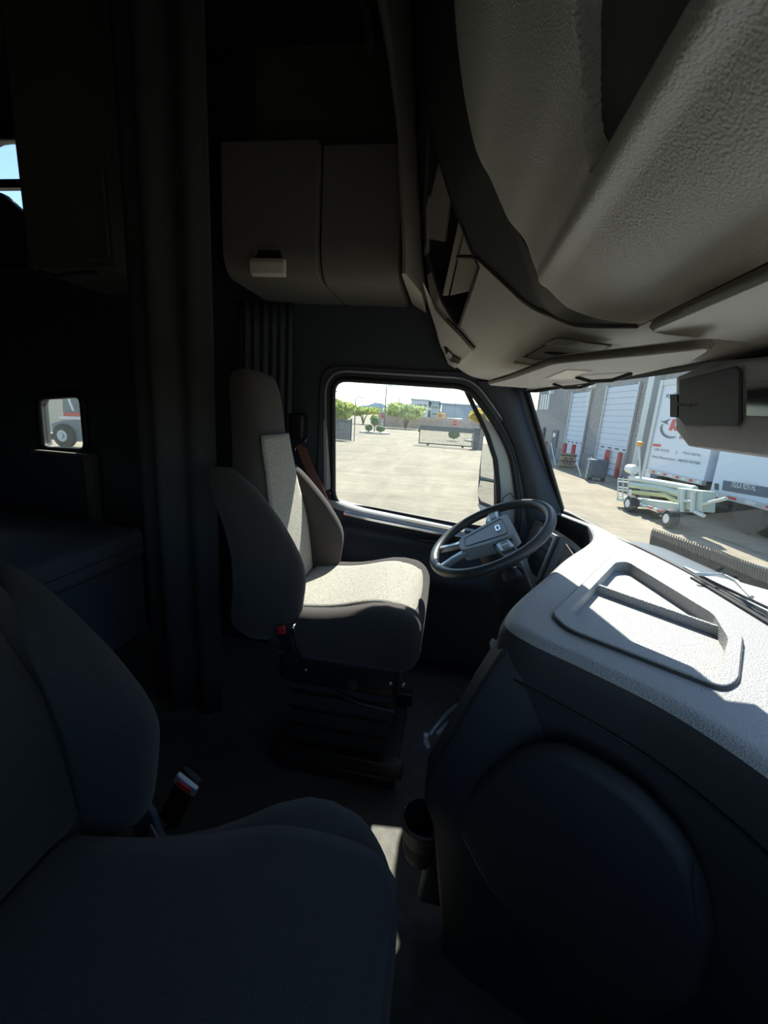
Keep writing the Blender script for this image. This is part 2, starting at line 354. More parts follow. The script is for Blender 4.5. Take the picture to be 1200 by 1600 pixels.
ph = [(-.10 + t * .30, YW - .062, sill_z(-.10 + t * .3) - .095 + .012 * math.sin(t * math.pi)) for t in np.linspace(0, 1, 9)]
MB().tube(ph, [.006] + [.011] * 7 + [.006], 8).build('pull_handle', M_DARK, dr, smooth=60)
MB().loft([[(x, YW - .058, z + w), (x, YW - .070, z), (x, YW - .058, z - w)] for x, z, w in [(-.19, .745, .002), (-.16, .742, .010), (-.11, .734, .010), (-.07, .729, .004)]]).build('door_latch', M_CHROME, dr, smooth=50)
MB().lathe([(.004, 0), (.004, .006), (.001, .007)], 10, (-.545, YW - .02, .86), (0, -1, 0)).build('lock_pin', M_CHROME, dr)

# ---- front pillar trim between the door window and the windshield
left = [(738, 596), (757, 620), (778, 650), (800, 700), (812, 752), (818, 812)]; right = [(806, 600), (814, 620), (820, 645), (835, 692), (856, 742), (884, 808)]
rings = []
for (a, b), (c, d) in zip(left, right):
    p, q = Vector(at(a, b, y=YW - .01)), Vector(at(c, d, y=YW - .005)); m = (p + q) / 2 + Vector((0, -.035, 0))
    e = (q - p) * .22
    rings.append([p + Vector((0, .05, 0)), p, p + e + Vector((0, -.026, 0)), m, q - e + Vector((0, -.026, 0)), q, q + Vector((0, .05, 0))])
pil = MB().loft(rings).build('trim_1', M_BLUE, smooth=60)
tag(pil, "dark slate trim on the windshield pillar beside the driver's window", 'pillar trim', kind='structure')
MB().tube([at(*p, y=YW - .03) for p in [(783, 797), (786, 778), (797, 770), (806, 782), (808, 800)]], .0025, 5).build('speaker_outline', M_BLACK, pil)

# ---- sleeper windows
for nm, poly, lab in (('window_2', low_win, 'small rounded sleeper window above the bunk showing a parked truck'), ('window_3', up_win, 'high rounded sleeper window with a crossbar showing blue sky')):
    o = MB().plate(poly, [], lambda x, z: (x, YW + .03, z), (0, .004, 0)).build(nm, M_GLASS); tag(o, lab, 'window', kind='structure')
    MB().tube([(x, YW - .005, z) for x, z in poly], .018, 8, True).build('window_frame', M_RUBBER, o, smooth=60)
    if nm == 'window_3':
        a, b = at(-45, 288, y=YW), at(60, 290, y=YW); MB().box(((a[0] + b[0]) / 2, YW + .01, a[2]), (abs(b[0] - a[0]), .03, .035)).build('crossbar', M_RUBBER, o)
    else:
        a, b = at(50, 700, y=YW - .05), at(138, 710, y=YW - .05)
        MB().bb(a[0], b[0], YW - .06, YW, b[2] - .015, b[2]).build('window_ledge', M_BEIGE, o, bevel=.004)

# ------------------------------------------------------------------ overhead console above the windshield
CA = [(.48, 1.435), (.40, 1.465), (.27, 1.50), (.19, 1.57), (.12, 1.70), (.06, 1.82), (.005, 1.93), (-.06, 2.18), (-.12, 2.6)]
CB = [(.30, 1.40), (.18, 1.41), (.045, 1.43), (-.07, 1.52), (-.125, 1.67), (-.165, 1.82), (-.20, 1.95), (-.26, 2.25), (-.3, 2.6)]
def cons(y, s):
    t = min(1, max(0, (y - 1.25) / .6))
    x = spl(s, [(i, lerp(CA[i][0], CB[i][0], t)) for i in range(9)]); z = spl(s, [(i, lerp(CA[i][1], CB[i][1], t)) for i in range(9)])
    return Vector((x, y, z))
def cnorm(y, s):
    a = cons(y + .01, s) - cons(y - .01, s); b = cons(y, min(8, s + .02)) - cons(y, max(0, s - .02)); n = a.cross(b).normalized()
    return n if n.dot(Vector((-.6, -.1, -.7))) > 0 else -n
def inpoly(x, y, poly):
    c = False; j = len(poly) - 1
    for i in range(len(poly)):
        if (poly[i][1] > y) != (poly[j][1] > y) and x < (poly[j][0] - poly[i][0]) * (y - poly[i][1]) / (poly[j][1] - poly[i][1]) + poly[i][0]: c = not c
        j = i
    return c
oc = thing('overhead_console', 'grained grey overhead storage console spanning above the windshield', 'console', (.1, .9, 1.46))
_cg = [(y, s) for y in np.linspace(1.0, 1.9, 91) for s in np.linspace(.2, 7.6, 149)]
_cp = np.array([cons(y, s) for y, s in _cg]); _cc = (_cp - CAM) @ ROT; _cu = 600 + FPX * _cc[:, 0] / _cc[:, 2]; _cv = 800 + FPX * _cc[:, 1] / _cc[:, 2]
def csurf(px, lift=.004):                                       # pixel -> point on the console surface
    y, s = _cg[int(np.argmin((_cu - px[0]) ** 2 + (_cv - px[1]) ** 2))]; p = cons(y, s); nn = cnorm(y, s)
    return Vector(atp(px[0], px[1], p + nn * lift, nn))
CUB = [_cg[int(np.argmin((_cu - u) ** 2 + (_cv - v) ** 2))] for u, v in [(668, 190), (664, 330), (667, 395), (690, 470), (714, 508), (719, 508), (748, 415), (735, 385), (703, 300)]]
ys = lambda a: lerp(YP, 1.90, a)
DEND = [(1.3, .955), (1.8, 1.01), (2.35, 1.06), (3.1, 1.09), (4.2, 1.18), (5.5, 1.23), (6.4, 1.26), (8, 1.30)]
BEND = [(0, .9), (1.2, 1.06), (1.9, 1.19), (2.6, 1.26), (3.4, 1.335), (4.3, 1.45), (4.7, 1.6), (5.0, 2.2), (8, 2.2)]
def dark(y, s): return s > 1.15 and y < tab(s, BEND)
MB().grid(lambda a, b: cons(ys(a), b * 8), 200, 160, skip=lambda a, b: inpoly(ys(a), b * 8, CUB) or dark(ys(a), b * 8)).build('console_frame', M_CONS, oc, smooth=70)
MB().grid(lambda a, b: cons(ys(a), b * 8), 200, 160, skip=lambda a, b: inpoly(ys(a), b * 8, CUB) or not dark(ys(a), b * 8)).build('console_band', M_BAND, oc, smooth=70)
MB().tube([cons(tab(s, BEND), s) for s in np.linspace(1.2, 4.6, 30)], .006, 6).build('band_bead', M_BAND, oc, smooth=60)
MB().tube([cons(y, s) for y, s in CUB], .006, 6, True).build('cubby_rim', M_BAND, oc, smooth=60)
cub = [cons(y, s) for y, s in CUB]                              # walls and back of the open cubby
dep = Vector((.20, .02, .10)); n = len(cub); mb = MB()
mb.add(cub + [c + dep for c in cub], [(i, (i + 1) % n, (i + 1) % n + n, i + n) for i in range(n)] + [tuple(range(n, 2 * n))])
mb.build('cubby_box', M_DARK, oc)
def cub_strip(px, depth0, th, m, nm):                           # upright divider inside the cubby
    pts = [csurf(p, 0) for p in px]; c = sum(pts, Vector()) / len(pts) + dep * depth0; nn = Vector((-.55, -.70, -.30)).normalized()
    MB().prism([Vector(atp(u, v, c, nn)) for u, v in px], -nn * th).build(nm, m, oc, bevel=.002)
cub_strip([(667, 194), (673, 214), (668, 396), (663, 400)], .10, .012, M_BEIGE_LIT, 'divider')
cub_strip([(676, 232), (682, 236), (704, 300), (694, 378), (669, 373)], .55, .012, M_BEIGE_LIT, 'divider')
cub_strip([(718, 338), (724, 348), (698, 462), (691, 462)], .15, .012, M_BEIGE_LIT, 'divider')
cub_strip([(726, 356), (752, 395), (732, 455), (703, 462)], .45, .012, M_BEIGE_LIT, 'divider')
# padded storage door with a roll along its lower edge and a grip pocket
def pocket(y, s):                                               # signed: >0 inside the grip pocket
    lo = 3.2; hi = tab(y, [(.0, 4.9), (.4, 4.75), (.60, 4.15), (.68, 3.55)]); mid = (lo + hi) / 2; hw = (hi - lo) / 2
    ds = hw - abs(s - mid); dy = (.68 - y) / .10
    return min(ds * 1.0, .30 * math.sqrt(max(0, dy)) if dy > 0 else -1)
def pdoor(a, b):
    s = lerp(1.28, 7.95, b); e = tab(s, DEND); y = lerp(-.12, e, a ** .8)
    edge = min((e - y) / .035, (s - 1.28) / .28, 1); h = .002 + .028 * math.sqrt(max(0, 1 - (1 - max(0, edge)) ** 2))
    h += .016 * math.exp(-((s - 3.02) / .13) ** 2) * min(1, (e - y) / .06) - .010 * math.exp(-((s - 3.7) / .35) ** 2)
    p = pocket(y, s); k = max(0, min(1, p / .10)); h -= .17 * k * k * (3 - 2 * k)
    return cons(y, s) + cnorm(y, s) * h
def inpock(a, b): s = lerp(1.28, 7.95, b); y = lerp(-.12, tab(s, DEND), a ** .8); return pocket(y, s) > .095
sd = MB().grid(pdoor, 130, 260, skip=inpock).build('storage_door', M_LEATH, oc, smooth=70)
MB().grid(pdoor, 130, 260, skip=lambda a, b: not inpock(a, b)).build('grip_pocket_shade', M_BAND, sd, smooth=70)  # pocket floor in the dark band colour, standing in for deep shade
sl = [cons(tab(s, DEND) + .006, s) + cnorm(tab(s, DEND), s) * .004 for s in np.linspace(1.28, 7.9, 50)]
MB().tube(sl, .010, 6).build('door_gap', M_BLACK, oc)
MB().tube([cons(y, 1.24) + cnorm(y, 1.24) * .003 for y in np.linspace(-.1, .95, 12)], .007, 5).build('door_gap', M_BLACK, oc)
tp = [(.68, 3.78), (.60, 4.22), (.42, 4.86), (.2, 5.0)]
MB().tube([cons(y, s) + cnorm(y, s) * .000 for y, s in tp], [.006, .016, .020, .020], 10).build('grip_bar', M_LEATH, oc, smooth=60)
# lamp panel on the underside
lp = [csurf(p) for p in [(803, 564), (866, 527), (958, 538), (900, 566), (870, 569)]]
nl = (lp[1] - lp[0]).cross(lp[2] - lp[0]).normalized(); nl = nl if nl.z < 0 else -nl
def lquad(px, lift, m, nm, th=.006):
    pts = [Vector(atp(u, v, lp[1] + nl * (lift + .010), nl)) for u, v in px]; return MB().prism(pts, nl * th).build(nm, m, oc, bevel=.0015)
lquad([(803, 564), (866, 527), (958, 537), (905, 565), (870, 569)], -.004, M_LAMP, 'lamp_panel', .010)
lquad([(805, 565), (867, 529), (956, 538.5), (953, 540), (867, 531), (809, 566)], .007, M_BLACK, 'lamp_panel_gap', .001)
lquad([(852, 537), (870, 528.5), (950, 539), (936, 548), (880, 541)], .007, M_LENS, 'lamp_lens', .003)
lquad([(858, 537), (872, 530), (905, 535), (888, 541)], .0105, M_SILVER, 'lamp_reflector', .001)
lquad([(807, 563), (815, 557), (838, 561), (880, 562), (878, 567), (835, 567)], .007, M_LENS, 'lamp_lens', .003)
lquad([(850, 551), (856, 550), (900, 553), (902, 555), (875, 555.5)], .0075, M_BLACK, 'lamp_switch', .002)
lquad([(932, 556), (945, 550), (975, 549), (972, 552), (950, 553), (938, 558)], .004, M_BLACK, 'coat_hook', .004)
# end cap with a small latch at the driver's end
e0 = [csurf(p, .004) for p in [(664, 440), (682, 482), (700, 502), (722, 524), (742, 547), (714, 574), (703, 568), (690, 530), (672, 474)]]
ec = sum(e0, Vector()) / len(e0); en = cnorm(1.82, 2.9)
MB().prism([p + en * .004 for p in e0], en * .006).build('end_cap', M_CONS, oc, bevel=.003)
def ecq(px, lift, th, m, nm): return MB().prism([Vector(atp(u, v, ec + en * lift, en)) for u, v in px], en * th).build(nm, m, oc)
ecq([(694, 541), (698, 542), (704, 553), (720, 561), (717, 568), (705, 565), (698, 553)], .012, .003, M_BLACK, 'latch_slot'); ecq([(701, 549), (707, 555), (704, 561), (698, 554)], .016, .002, M_OFFW, 'latch_tab')
MB().tube([csurf(p, .006) for p in [(672, 458), (700, 499), (722, 521), (742, 544)]], .003, 6).build('end_bead', M_DARK, oc, smooth=60)
# header strip joining the console to the windshield
hd = MB().grid(lambda a, b: (lerp(cons(lerp(YP, 1.9, a), 0)[0], ws_top(lerp(YP, YW, a))[0] - .005, b), lerp(lerp(YP, 1.9, a), lerp(YP, YW, a), b), lerp(cons(lerp(YP, 1.9, a), 0)[2], ws_top(lerp(YP, YW, a))[1] + .004, b)), 40, 3).build('trim_2', M_CONS, smooth=60, solid=.012)
tag(hd, 'grey header strip along the top edge of the windshield', 'trim', kind='structure')

# ------------------------------------------------------------------ sun visors
def visor(nm, px, z, lab, tilt=0):
    pts = [Vector(at(u, v, z=z)) for u, v in px]; r = rounded([(p.x, p.y) for p in pts], .035, 6)
    x0 = min(p[0] for p in r)
    t = thing(nm, lab, 'sun visor', (sum(p[0] for p in r) / len(r), sum(p[1] for p in r) / len(r), z), 'sun visors under the console')
    MB().plate(r, [], lambda x, y: (x, y, z + tilt * (x - x0)), (0, 0, .018)).build('visor_panel', M_CONS, t, bevel=.006)
    MB().tube([(x, y, z + .009 + tilt * (x - x0)) for x, y in r], .0075, 6, True).build('piping', M_BEIGE, t, smooth=60)
    return t
vp = visor('sun_visor', [(1012, 520), (1075, 493), (1280, 405), (1285, 545), (1070, 526)], 1.405, 'grey sun visor beside the windshield camera housing')
hp = Vector(at(1107, 462, z=1.44)); MB().lathe([(.001, 0), (.010, .002), (.011, .014), (.006, .018)], 14, hp, (-.1, -.2, -1)).build('visor_clip', M_BLACK, vp, smooth=60)
vd = visor('sun_visor', [(762, 602), (800, 592), (866, 569), (1010, 556), (1112, 545), (1075, 568), (985, 588), (900, 601), (830, 607)], 1.372, "grey sun visor with pale warning label above the driver's side")
def vq(px, m, nm, z=1.3715, th=-.002): return MB().prism([at(u, v, z=z) for u, v in px], (0, 0, th)).build(nm, m, vd)
vq([(852, 591), (886, 577), (924, 579), (893, 592)], M_LENS, 'warning_label')
for a in ((936, 587), (892, 599)):
    c = at(*a, z=1.369); MB().tube([c + np.array([-.035, .06, .0]), c + np.array([-.01, .02, -.012]), c + np.array([.02, -.03, -.012]), c + np.array([.045, -.07, 0])], .0045, 6).build('visor_clip', M_BLACK, vd, smooth=60)
# ------------------------------------------------------------------ camera housing on the windshield
sm = thing('sensor_housing', 'dark plastic camera housing at the top centre of the windshield', 'camera housing', (.5, .8, 1.27))
XH = .47
def hq(px, x=XH): return [Vector(at(u, v, x=x)) for u, v in px]
face = hq([(1066, 592), (1066, 655), (1077, 668), (1400, 684), (1400, 560), (1160, 565)])
back = [p + Vector((.075, .03, .0)) for p in hq([(1052, 590), (1052, 676), (1074, 702), (1400, 752), (1400, 520), (1090, 556)])]
outer = hq([(1057, 590), (1056, 672), (1075, 697), (1400, 738), (1400, 545), (1110, 566)], XH + .02)
MB().loft([back, outer, [p + Vector((-.004, 0, 0)) for p in face]], caps=True).build('housing_shell', M_DASH, sm, bevel=.004)
MB().prism([p + Vector((-.004, 0, 0)) for p in hq([(1068, 594), (1068, 655), (1077, 666), (1160, 668), (1166, 660), (1166, 578), (1158, 572)])], (-.006, 0, 0)).build('front_cover', M_BLUE, sm, bevel=.003)
MB().prism([p + Vector((-.005, 0, 0)) for p in hq([(1176, 600), (1176, 650), (1400, 655), (1400, 592)])], (-.004, 0, 0)).build('lens_window', M_DIAL, sm)
ca = hq([(1052.5, 617), (1052.5, 652), (1064, 653), (1064, 617)], XH + .012); MB().prism([p + Vector((-.004, -.004, 0)) for p in ca], (-.008, -.006, 0)).build('side_slot', M_BLACK, sm)
mb = MB()
for k, (u, wd, h) in enumerate([(1068, 1.6, 7), (1071.5, 2, 4), (1075, 2.4, 4), (1079, 2.4, 3), (1083, 2, 3), (1087, 2, 4), (1091, 2, 4), (1095, 2, 4)]):
    mb.prism([p + Vector((-.0105, 0, 0)) for p in hq([(u, 635 - h), (u, 635), (u + wd, 635), (u + wd, 635 - h)])], (-.0008, 0, 0))
mb.prism([p + Vector((-.0105, 0, 0)) for p in hq([(1076, 637), (1076, 638.6), (1088, 638.6), (1088, 637)])], (-.0008, 0, 0)); mb.build('moulded_mark', M_BLACK, sm)
# ------------------------------------------------------------------ dashboard
DZ = .87
XRT = [(-.17, .50), (.2, .475), (.40, .435), (.50, .40), (.60, .335), (.68, .245), (.74, .17), (.79, .135), (.84, .142), (.92, .175), (1.11, .277), (1.28, .366), (1.45, .47), (1.56, .528), (1.68, .560), (1.8, .562), (1.95, .475)]
def xf(y): return ws_bot(y)[0] - .012
def xr(y): return min(spl(y, XRT), xf(y) - .03)
da = thing('dashboard', 'grey textured dashboard wrapping around the driver with a tray on top', 'dashboard', (.4, .9, 0))
NT, NR = 60, 7
def dash_col(y):
    a, b = xr(y), xf(y); r = min(.04, .45 * (b - a)); out = []
    for i in range(NT + 1):
        t = i / NT; out.append((lerp(b, a + r, t), y, DZ - .012 * (1 - t) ** 2 + .004 * math.sin(t * math.pi)))
    for i in range(1, NR + 1):
        q = i / NR * math.pi / 2; out.append((a + r - r * math.sin(q), y, DZ - r + r * math.cos(q)))
    zb = DZ - r
    k = min(1, max(0, (y - .82) / .08))                          # driver's side: the face tucks in under the brow
    for z, pas, drv in ((.80, .0, .015), (.74, .004, .04), (.62, .012, .07), (.48, .03, .10), (.30, .07, .14), (.10, .14, .2), (-.02, .2, .25)):
        out.append((min(a + lerp(pas, drv, k), .57), y, min(z, zb - .005)))
    return out
ycols = list(np.linspace(YP, YW, 180)); cols = [dash_col(y) for y in ycols]; nr = len(cols[0])
TI = [(890, 958), (962, 882), (980, 881), (1114, 964), (1137, 1002), (1124, 1052), (1110, 1060), (905, 973)]
def txy(p, z=DZ + .003): q = at(*p, z=z); return (float(q[0]), float(q[1]))
tri = rounded([txy(p) for p in TI], .018); tmid = (sum(p[0] for p in tri) / len(tri), sum(p[1] for p in tri) / len(tri))
thole = [(lerp(tmid[0], x, 1.03), lerp(tmid[1], y, 1.03)) for x, y in tri]
def hole(i, j): p, q = cols[i][j], cols[i + 1][j + 1]; return j < NT and inpoly((p[0] + q[0]) / 2, (p[1] + q[1]) / 2, thole)
for nm_, m_, j0, j1 in (('dash_top', M_DASH, 0, NT + NR - 3), ('dash_face', M_DARK, NT + NR - 3, nr - 1)):
    k_ = j1 - j0 + 1; MB().add([p for c in cols for p in c[j0:j1 + 1]], [(i * k_ + j, (i + 1) * k_ + j, (i + 1) * k_ + j + 1, i * k_ + j + 1) for i in range(len(cols) - 1) for j in range(k_ - 1) if not hole(i, j + j0)]).build(nm_, m_, da, smooth=60)
# seam line below the rolled edge on the passenger side
MB().tube([(xr(y) - .004, y, .775) for y in np.linspace(-.1, .76, 30)], .003, 5).build('dash_seam', M_BLACK, da)
# open tray
TR = [(862, 962), (958, 868), (985, 868), (1128, 962), (1159, 998), (1152, 1068), (1128, 1080), (885, 985)]
tro = rounded([txy(p) for p in TR], .022)
MB().plate(tro, [tri], lambda x, y: (x, y, DZ - .040), (0, 0, .050)).build('tray_rim', M_DASH, da, bevel=.004, seg=3)
MB().tube([(x, y, DZ + .004) for x, y in tro], .0035, 6, True).build('tray_edge', M_DARK, da, smooth=60)
MB().plate([(lerp(tmid[0], x, 1.01), lerp(tmid[1], y, 1.01)) for x, y in tri], [], lambda x, y: (x, y, DZ - .028), (0, 0, .008)).build('tray_floor', M_DASH, da)
a, b = Vector((*txy((936, 912)), 0)), Vector((*txy((1127, 978)), 0)); d = (b - a).normalized(); n_ = Vector((-d.y, d.x, 0)) * .006
MB().prism([a + n_ + Vector((0, 0, DZ - .021)), b + n_ + Vector((0, 0, DZ - .021)), b - n_ + Vector((0, 0, DZ - .021)), a - n_ + Vector((0, 0, DZ - .021))], (0, 0, .022)).build('tray_divider', M_DASH, da, bevel=.003)
# defroster slot along the windshield
MB().loft([[(xf(y) - .010, y, DZ - .012), (xf(y) - .028, y, DZ - .010), (xf(y) - .028, y, DZ - .004), (xf(y) - .010, y, DZ - .006)] for y in np.linspace(.15, 1.22, 24)]).build('defroster_slot', M_BLACK, da, smooth=60)
# centre stack facing the passenger, leaning back towards the floor
cs = [(.145, .83), (.10, .72), (.045, .56), (.02, .49), (.02, .43), (.045, .37), (.06, .28), (.085, .12), (.10, 0), (.40, 0), (.40, .80)]
def stack(x, z, y): return (x, y, z)
MB().loft([[(min(x + dx, .42), y, z) for x, z in cs] for y, dx in ((.845, .012), (.835, .0), (.77, .0), (.735, .05), (.70, .14), (.66, .25))]).build('centre_stack', M_DARK, da, bevel=.008)
MB().lathe([(.0, 0), (.042, 0), (.056, .10), (.060, .105), (.060, .112), (.052, .112), (.048, .02), (.0, .018)], 28, (.028, .868, .165)).build('cup_holder', M_DARK, da, smooth=50)
MB().prism([(.03, .86, .05), (.11, .86, .05), (.11, .86, .30), (.085, .86, .36), (.05, .86, .30)], (0, -.03, 0)).build('cup_holder_bracket', M_BLUE, da, bevel=.01)
# glovebox panel on the face towards the passenger seat
PN = np.array([-.66, -.75, .0]); P0 = (.235, .66, .6)
gp = [Vector(atp(u, v, P0, PN)) for u, v in rounded([(714, 1250), (742, 1222), (785, 1185), (830, 1155), (880, 1150), (940, 1176), (1010, 1222), (1070, 1285), (1105, 1345), (1125, 1430), (1100, 1540), (1000, 1590), (860, 1470), (770, 1360)], 28, 3)]
MB().prism(gp, Vector(PN).normalized() * .040).build('glovebox_lid', M_DARK, da, bevel=.02, seg=4)
gq = [Vector(atp(u, v, P0, PN)) + Vector(PN).normalized() * .040 for u, v in [(1101, 1318), (1098, 1345), (1101, 1380), (1108, 1420)]]
MB().tube(gq, .002, 5).build('lid_seam', M_DARK, da)
MB().grid(lambda a_, b_: (lerp(.28, .56, a_), lerp(-.15, .50, b_), .30 + .06 * math.sin(a_ * 3) - .25 * a_ * b_), 10, 10).build('knee_panel', M_DARK, da, solid=.02)

# instrument panel under the brow
def ipx(y): return spl(y, [(1.05, .33), (1.25, .395), (1.5, .425), (1.75, .395), (1.92, .345)])
MB().grid(lambda a_, b_: (ipx(lerp(1.05, 1.92, a_)) + .06 * b_, lerp(1.05, 1.92, a_), lerp(.56, .835, b_)), 30, 6).build('instrument_panel', mat('instrument_grey', (.16, .17, .185), .5), da, smooth=60)
def ipq(y0, y1, b0, b1, off, th, m, nm, bev=.003):
    def P(y, b_): return Vector((ipx(y) + .06 * b_ - off, y, lerp(.56, .835, b_)))
    pts = [P(y0, b0), P(y1, b0), P(y1, b1), P(y0, b1)]
    return MB().prism(pts, (-th, 0, .2 * th)).build(nm, m, da, bevel=bev)
ipq(1.25, 1.62, .25, .93, .002, .006, M_BLACK, 'gauge_hood'); ipq(1.28, 1.59, .30, .88, .008, .004, M_DIAL, 'gauge_glass')
ipq(1.27, 1.36, .28, .62, .014, .002, M_SILVER, 'display_screen', .001)
ipq(1.70, 1.84, .22, .95, .002, .012, M_SILVER, 'vent_frame'); ipq(1.712, 1.828, .27, .90, .0135, .002, M_BLACK, 'vent_opening', .001)
for k in range(5): ipq(1.715, 1.825, .31 + k * .12, .325 + k * .12, .015, .006, M_DARK, 'vent_slat', .0)
ipq(1.08, 1.22, .2, .8, .002, .008, M_DARK, 'switch_panel')
for k in range(4): ipq(1.10 + .028 * k, 1.122 + .028 * k, .4, .6, .010, .005, M_BLACK, 'rocker_switch', .001)

# hook and loose cables on the driver's side edge of the stack
hk = thing('coat_hook', 'small off-white hook on the side of the centre stack', 'hook', at(775, 1012, y=.86))
yk = .865
MB().tube([at(u, v, y=yk + q) for u, v, q in [(771, 1000, .02), (768, 1004, .025), (769, 1010, .02), (774, 1016, .008)]], .0045, 8).build('hook_arm', M_OFFW, hk, smooth=60)
MB().prism([at(u, v, y=yk) for u, v in [(779, 1006), (786, 1008), (777, 1026), (772, 1022)]], (0, .006, 0)).build('hook_plate', M_OFFW, hk, bevel=.002)
def cable(px, r, m, nm, lab, y0=.865):
    o = MB().tube([at(u, v, y=y0 + q) for u, v, q in px], r, 8).build(nm, m, smooth=60); tag(o, lab, 'cable', 'cables beside the centre stack')
cable([(778, 1026, 0), (765, 1040, .01), (755, 1048, .02), (748, 1058, .015)], .003, M_SILVER, 'cable', 'thin grey cable just under the off-white hook')
cable([(728, 1096, 0), (712, 1104, .02), (700, 1113, .03), (690, 1125, .03), (680, 1136, .02), (672, 1148, .01)], .0045, M_SILVER, 'cable', 'upper grey cable looping down towards the floor')
cable([(724, 1102, -.012), (714, 1118, -.005), (706, 1126, 0), (694, 1136, 0), (684, 1146, 0)], .005, M_OFFW, 'cable', 'lower whitish cable of the looping pair')
cable([(666, 1148, 0), (665, 1156, .005), (667, 1163, .005), (670, 1169, 0)], .006, M_OFFW, 'cable', 'short white cable end lowest on the centre stack')

# ------------------------------------------------------------------ steering wheel
YD = 1.42
sw = thing('steering_wheel', 'black three-spoke steering wheel with grey centre pad', 'steering wheel', at(765, 838, y=YD))
wc = Vector(at(765, 838, y=YD)); wn = Vector((-math.sin(R(31)), -.16, math.cos(R(31)))).normalized()
e1 = Vector((math.cos(R(31)), 0, math.sin(R(31)))); e1 = (e1 - wn * e1.dot(wn)).normalized(); e2 = wn.cross(e1)     # e1 up the wheel, e2 to the driver's left
def W(a_, b_, h=0): return wc + e2 * a_ + e1 * b_ + wn * h
RW = .207
MB().tube([W(RW * math.cos(t), RW * math.sin(t)) for t in np.linspace(0, 2 * math.pi, 64, endpoint=False)], .0165, 14, True).build('rim', M_WHEEL, sw, smooth=70)
pad = rounded([(-.088, .085), (.088, .085), (.072, -.02), (.045, -.105), (-.045, -.105), (-.072, -.02)], .025)
pd = MB().plate(pad, [], lambda x, y: W(x, y, -.03), wn * .045).build('hub_pad', M_PAD, sw, bevel=.012, seg=3)
inp = rounded([(-.066, .060), (.066, .060), (.032, -.085), (-.032, -.085)], .014)
MB().tube([W(x, y, .015) for x, y in inp], .0022, 6, True).build('pad_crease', M_WHEEL, pd, smooth=60)
eb = rounded([(-.022, .044), (.022, .044), (.022, .028), (-.022, .028)], .007)
em = MB().plate(eb, [], lambda x, y: W(x, y, .014), wn * .004).build('badge', M_CHROME, pd, bevel=.001)
MB().plate(rounded([(-.013, .040), (.013, .040), (.013, .032), (-.013, .032)], .003), [], lambda x, y: W(x, y, .018), wn * .0006).build('badge_mark', M_DARK, em)
for s in (-1, 1):
    sp = MB().loft([[W(s * a_, b_ + w_, .004), W(s * a_, b_ + w_, -.012), W(s * a_, b_ - w_, -.012), W(s * a_, b_ - w_, .004)] for a_, b_, w_ in ((.060, .030, .034), (.12, .034, .030), (.17, .042, .024), (.205, .05, .020))]).build('spoke', M_WHEEL, sw, bevel=.004)
    MB().plate(rounded([(s * .092, .052), (s * .150, .060), (s * .150, .018), (s * .092, .010)], .008), [], lambda x, y: W(x, y, .003), wn * .007).build('button_pod', M_SILVER, sp, bevel=.002)
    for k in range(3): MB().plate(rounded([(s * (.098 + .017 * k), .046), (s * (.110 + .017 * k), .048), (s * (.110 + .017 * k), .026), (s * (.098 + .017 * k), .024)], .003), [], lambda x, y: W(x, y, .010), wn * .003).build('button', M_OFFW if k == 1 else M_PAD, sp)
    MB().loft([[W(s * a_ + w_, b_, .006), W(s * a_ + w_, b_, -.014), W(s * a_ - w_, b_, -.014), W(s * a_ - w_, b_, .006)] for a_, b_, w_ in ((.035, -.09, .014), (.048, -.14, .012), (.066, -.175, .013), (.085, -.198, .016))]).build('lower_spoke', M_SILVER, sw, bevel=.004)
cl = thing('steering_column', 'black steering column shroud below the wheel with stalks', 'steering column', wc - wn * .25 + Vector((0, 0, -.1)))
MB().loft([[wc - wn * h + e2 * (r * math.cos(t)) + e1 * (r * .85 * math.sin(t)) for t in np.linspace(0, 2 * math.pi, 20, endpoint=False)] for h, r in ((.035, .055), (.06, .075), (.14, .078), (.22, .07), (.36, .06), (.55, .055))]).build('column_shroud', M_DARK, cl, smooth=50)
MB().tube([wc - wn * .09 + e2 * .05 + e1 * .0, wc - wn * .085 + e2 * .13 + e1 * .03, wc - wn * .075 + e2 * .19 + e1 * .05], [.008, .007, .010], 8).build('stalk', M_DARK, cl, smooth=60)
kb = Vector(at(800, 900, y=1.28)); MB().lathe([(.0, -.02), (.026, -.02), (.028, .012), (.022, .02), (.0, .022)], 20, kb, (-.6, -.6, .4)).build('column_knob', M_DARK, cl, smooth=50)
MB().tube([kb + Vector((.02, .03, 0)), wc - wn * .14 - e2 * .02], .02, 8).build('knob_stem', M_DARK, cl, smooth=60)
MB().loft([[Vector(at(u, v, y=1.3)) + Vector((q, w_, 0)) for q, w_ in ((-.008, 0), (.008, 0), (.006, .02), (-.006, .02))] for u, v in [(819, 872), (824, 888), (831, 905), (837, 922)]]).build('column_trim', M_SILVER, cl, smooth=60)
MB().loft([[(x, 1.12 + .0 * x, z), (x, 1.72, z), (x + .03, 1.72, z - .02), (x + .03, 1.12, z - .02)] for x, z in ((.40, .60), (.36, .45), (.44, .28))]).build('knee_bolster', M_DARK, da, bevel=.01)
# pedals
pt = thing('floor_pedal', 'ribbed metal-edged accelerator pedal in the dark footwell', 'pedal', (.28, 1.30, 0))
MB().box((.27, 1.30, .11), (.02, .08, .20), Matrix.Rotation(R(35), 3, 'Y')).build('pedal_plate', M_STEEL, pt, bevel=.004)
for k in range(4): MB().box((.235 + .025 * k, 1.30, .06 + .034 * k), (.006, .07, .006), Matrix.Rotation(R(35), 3, 'Y')).build('pedal_rib', M_CHROME, pt)

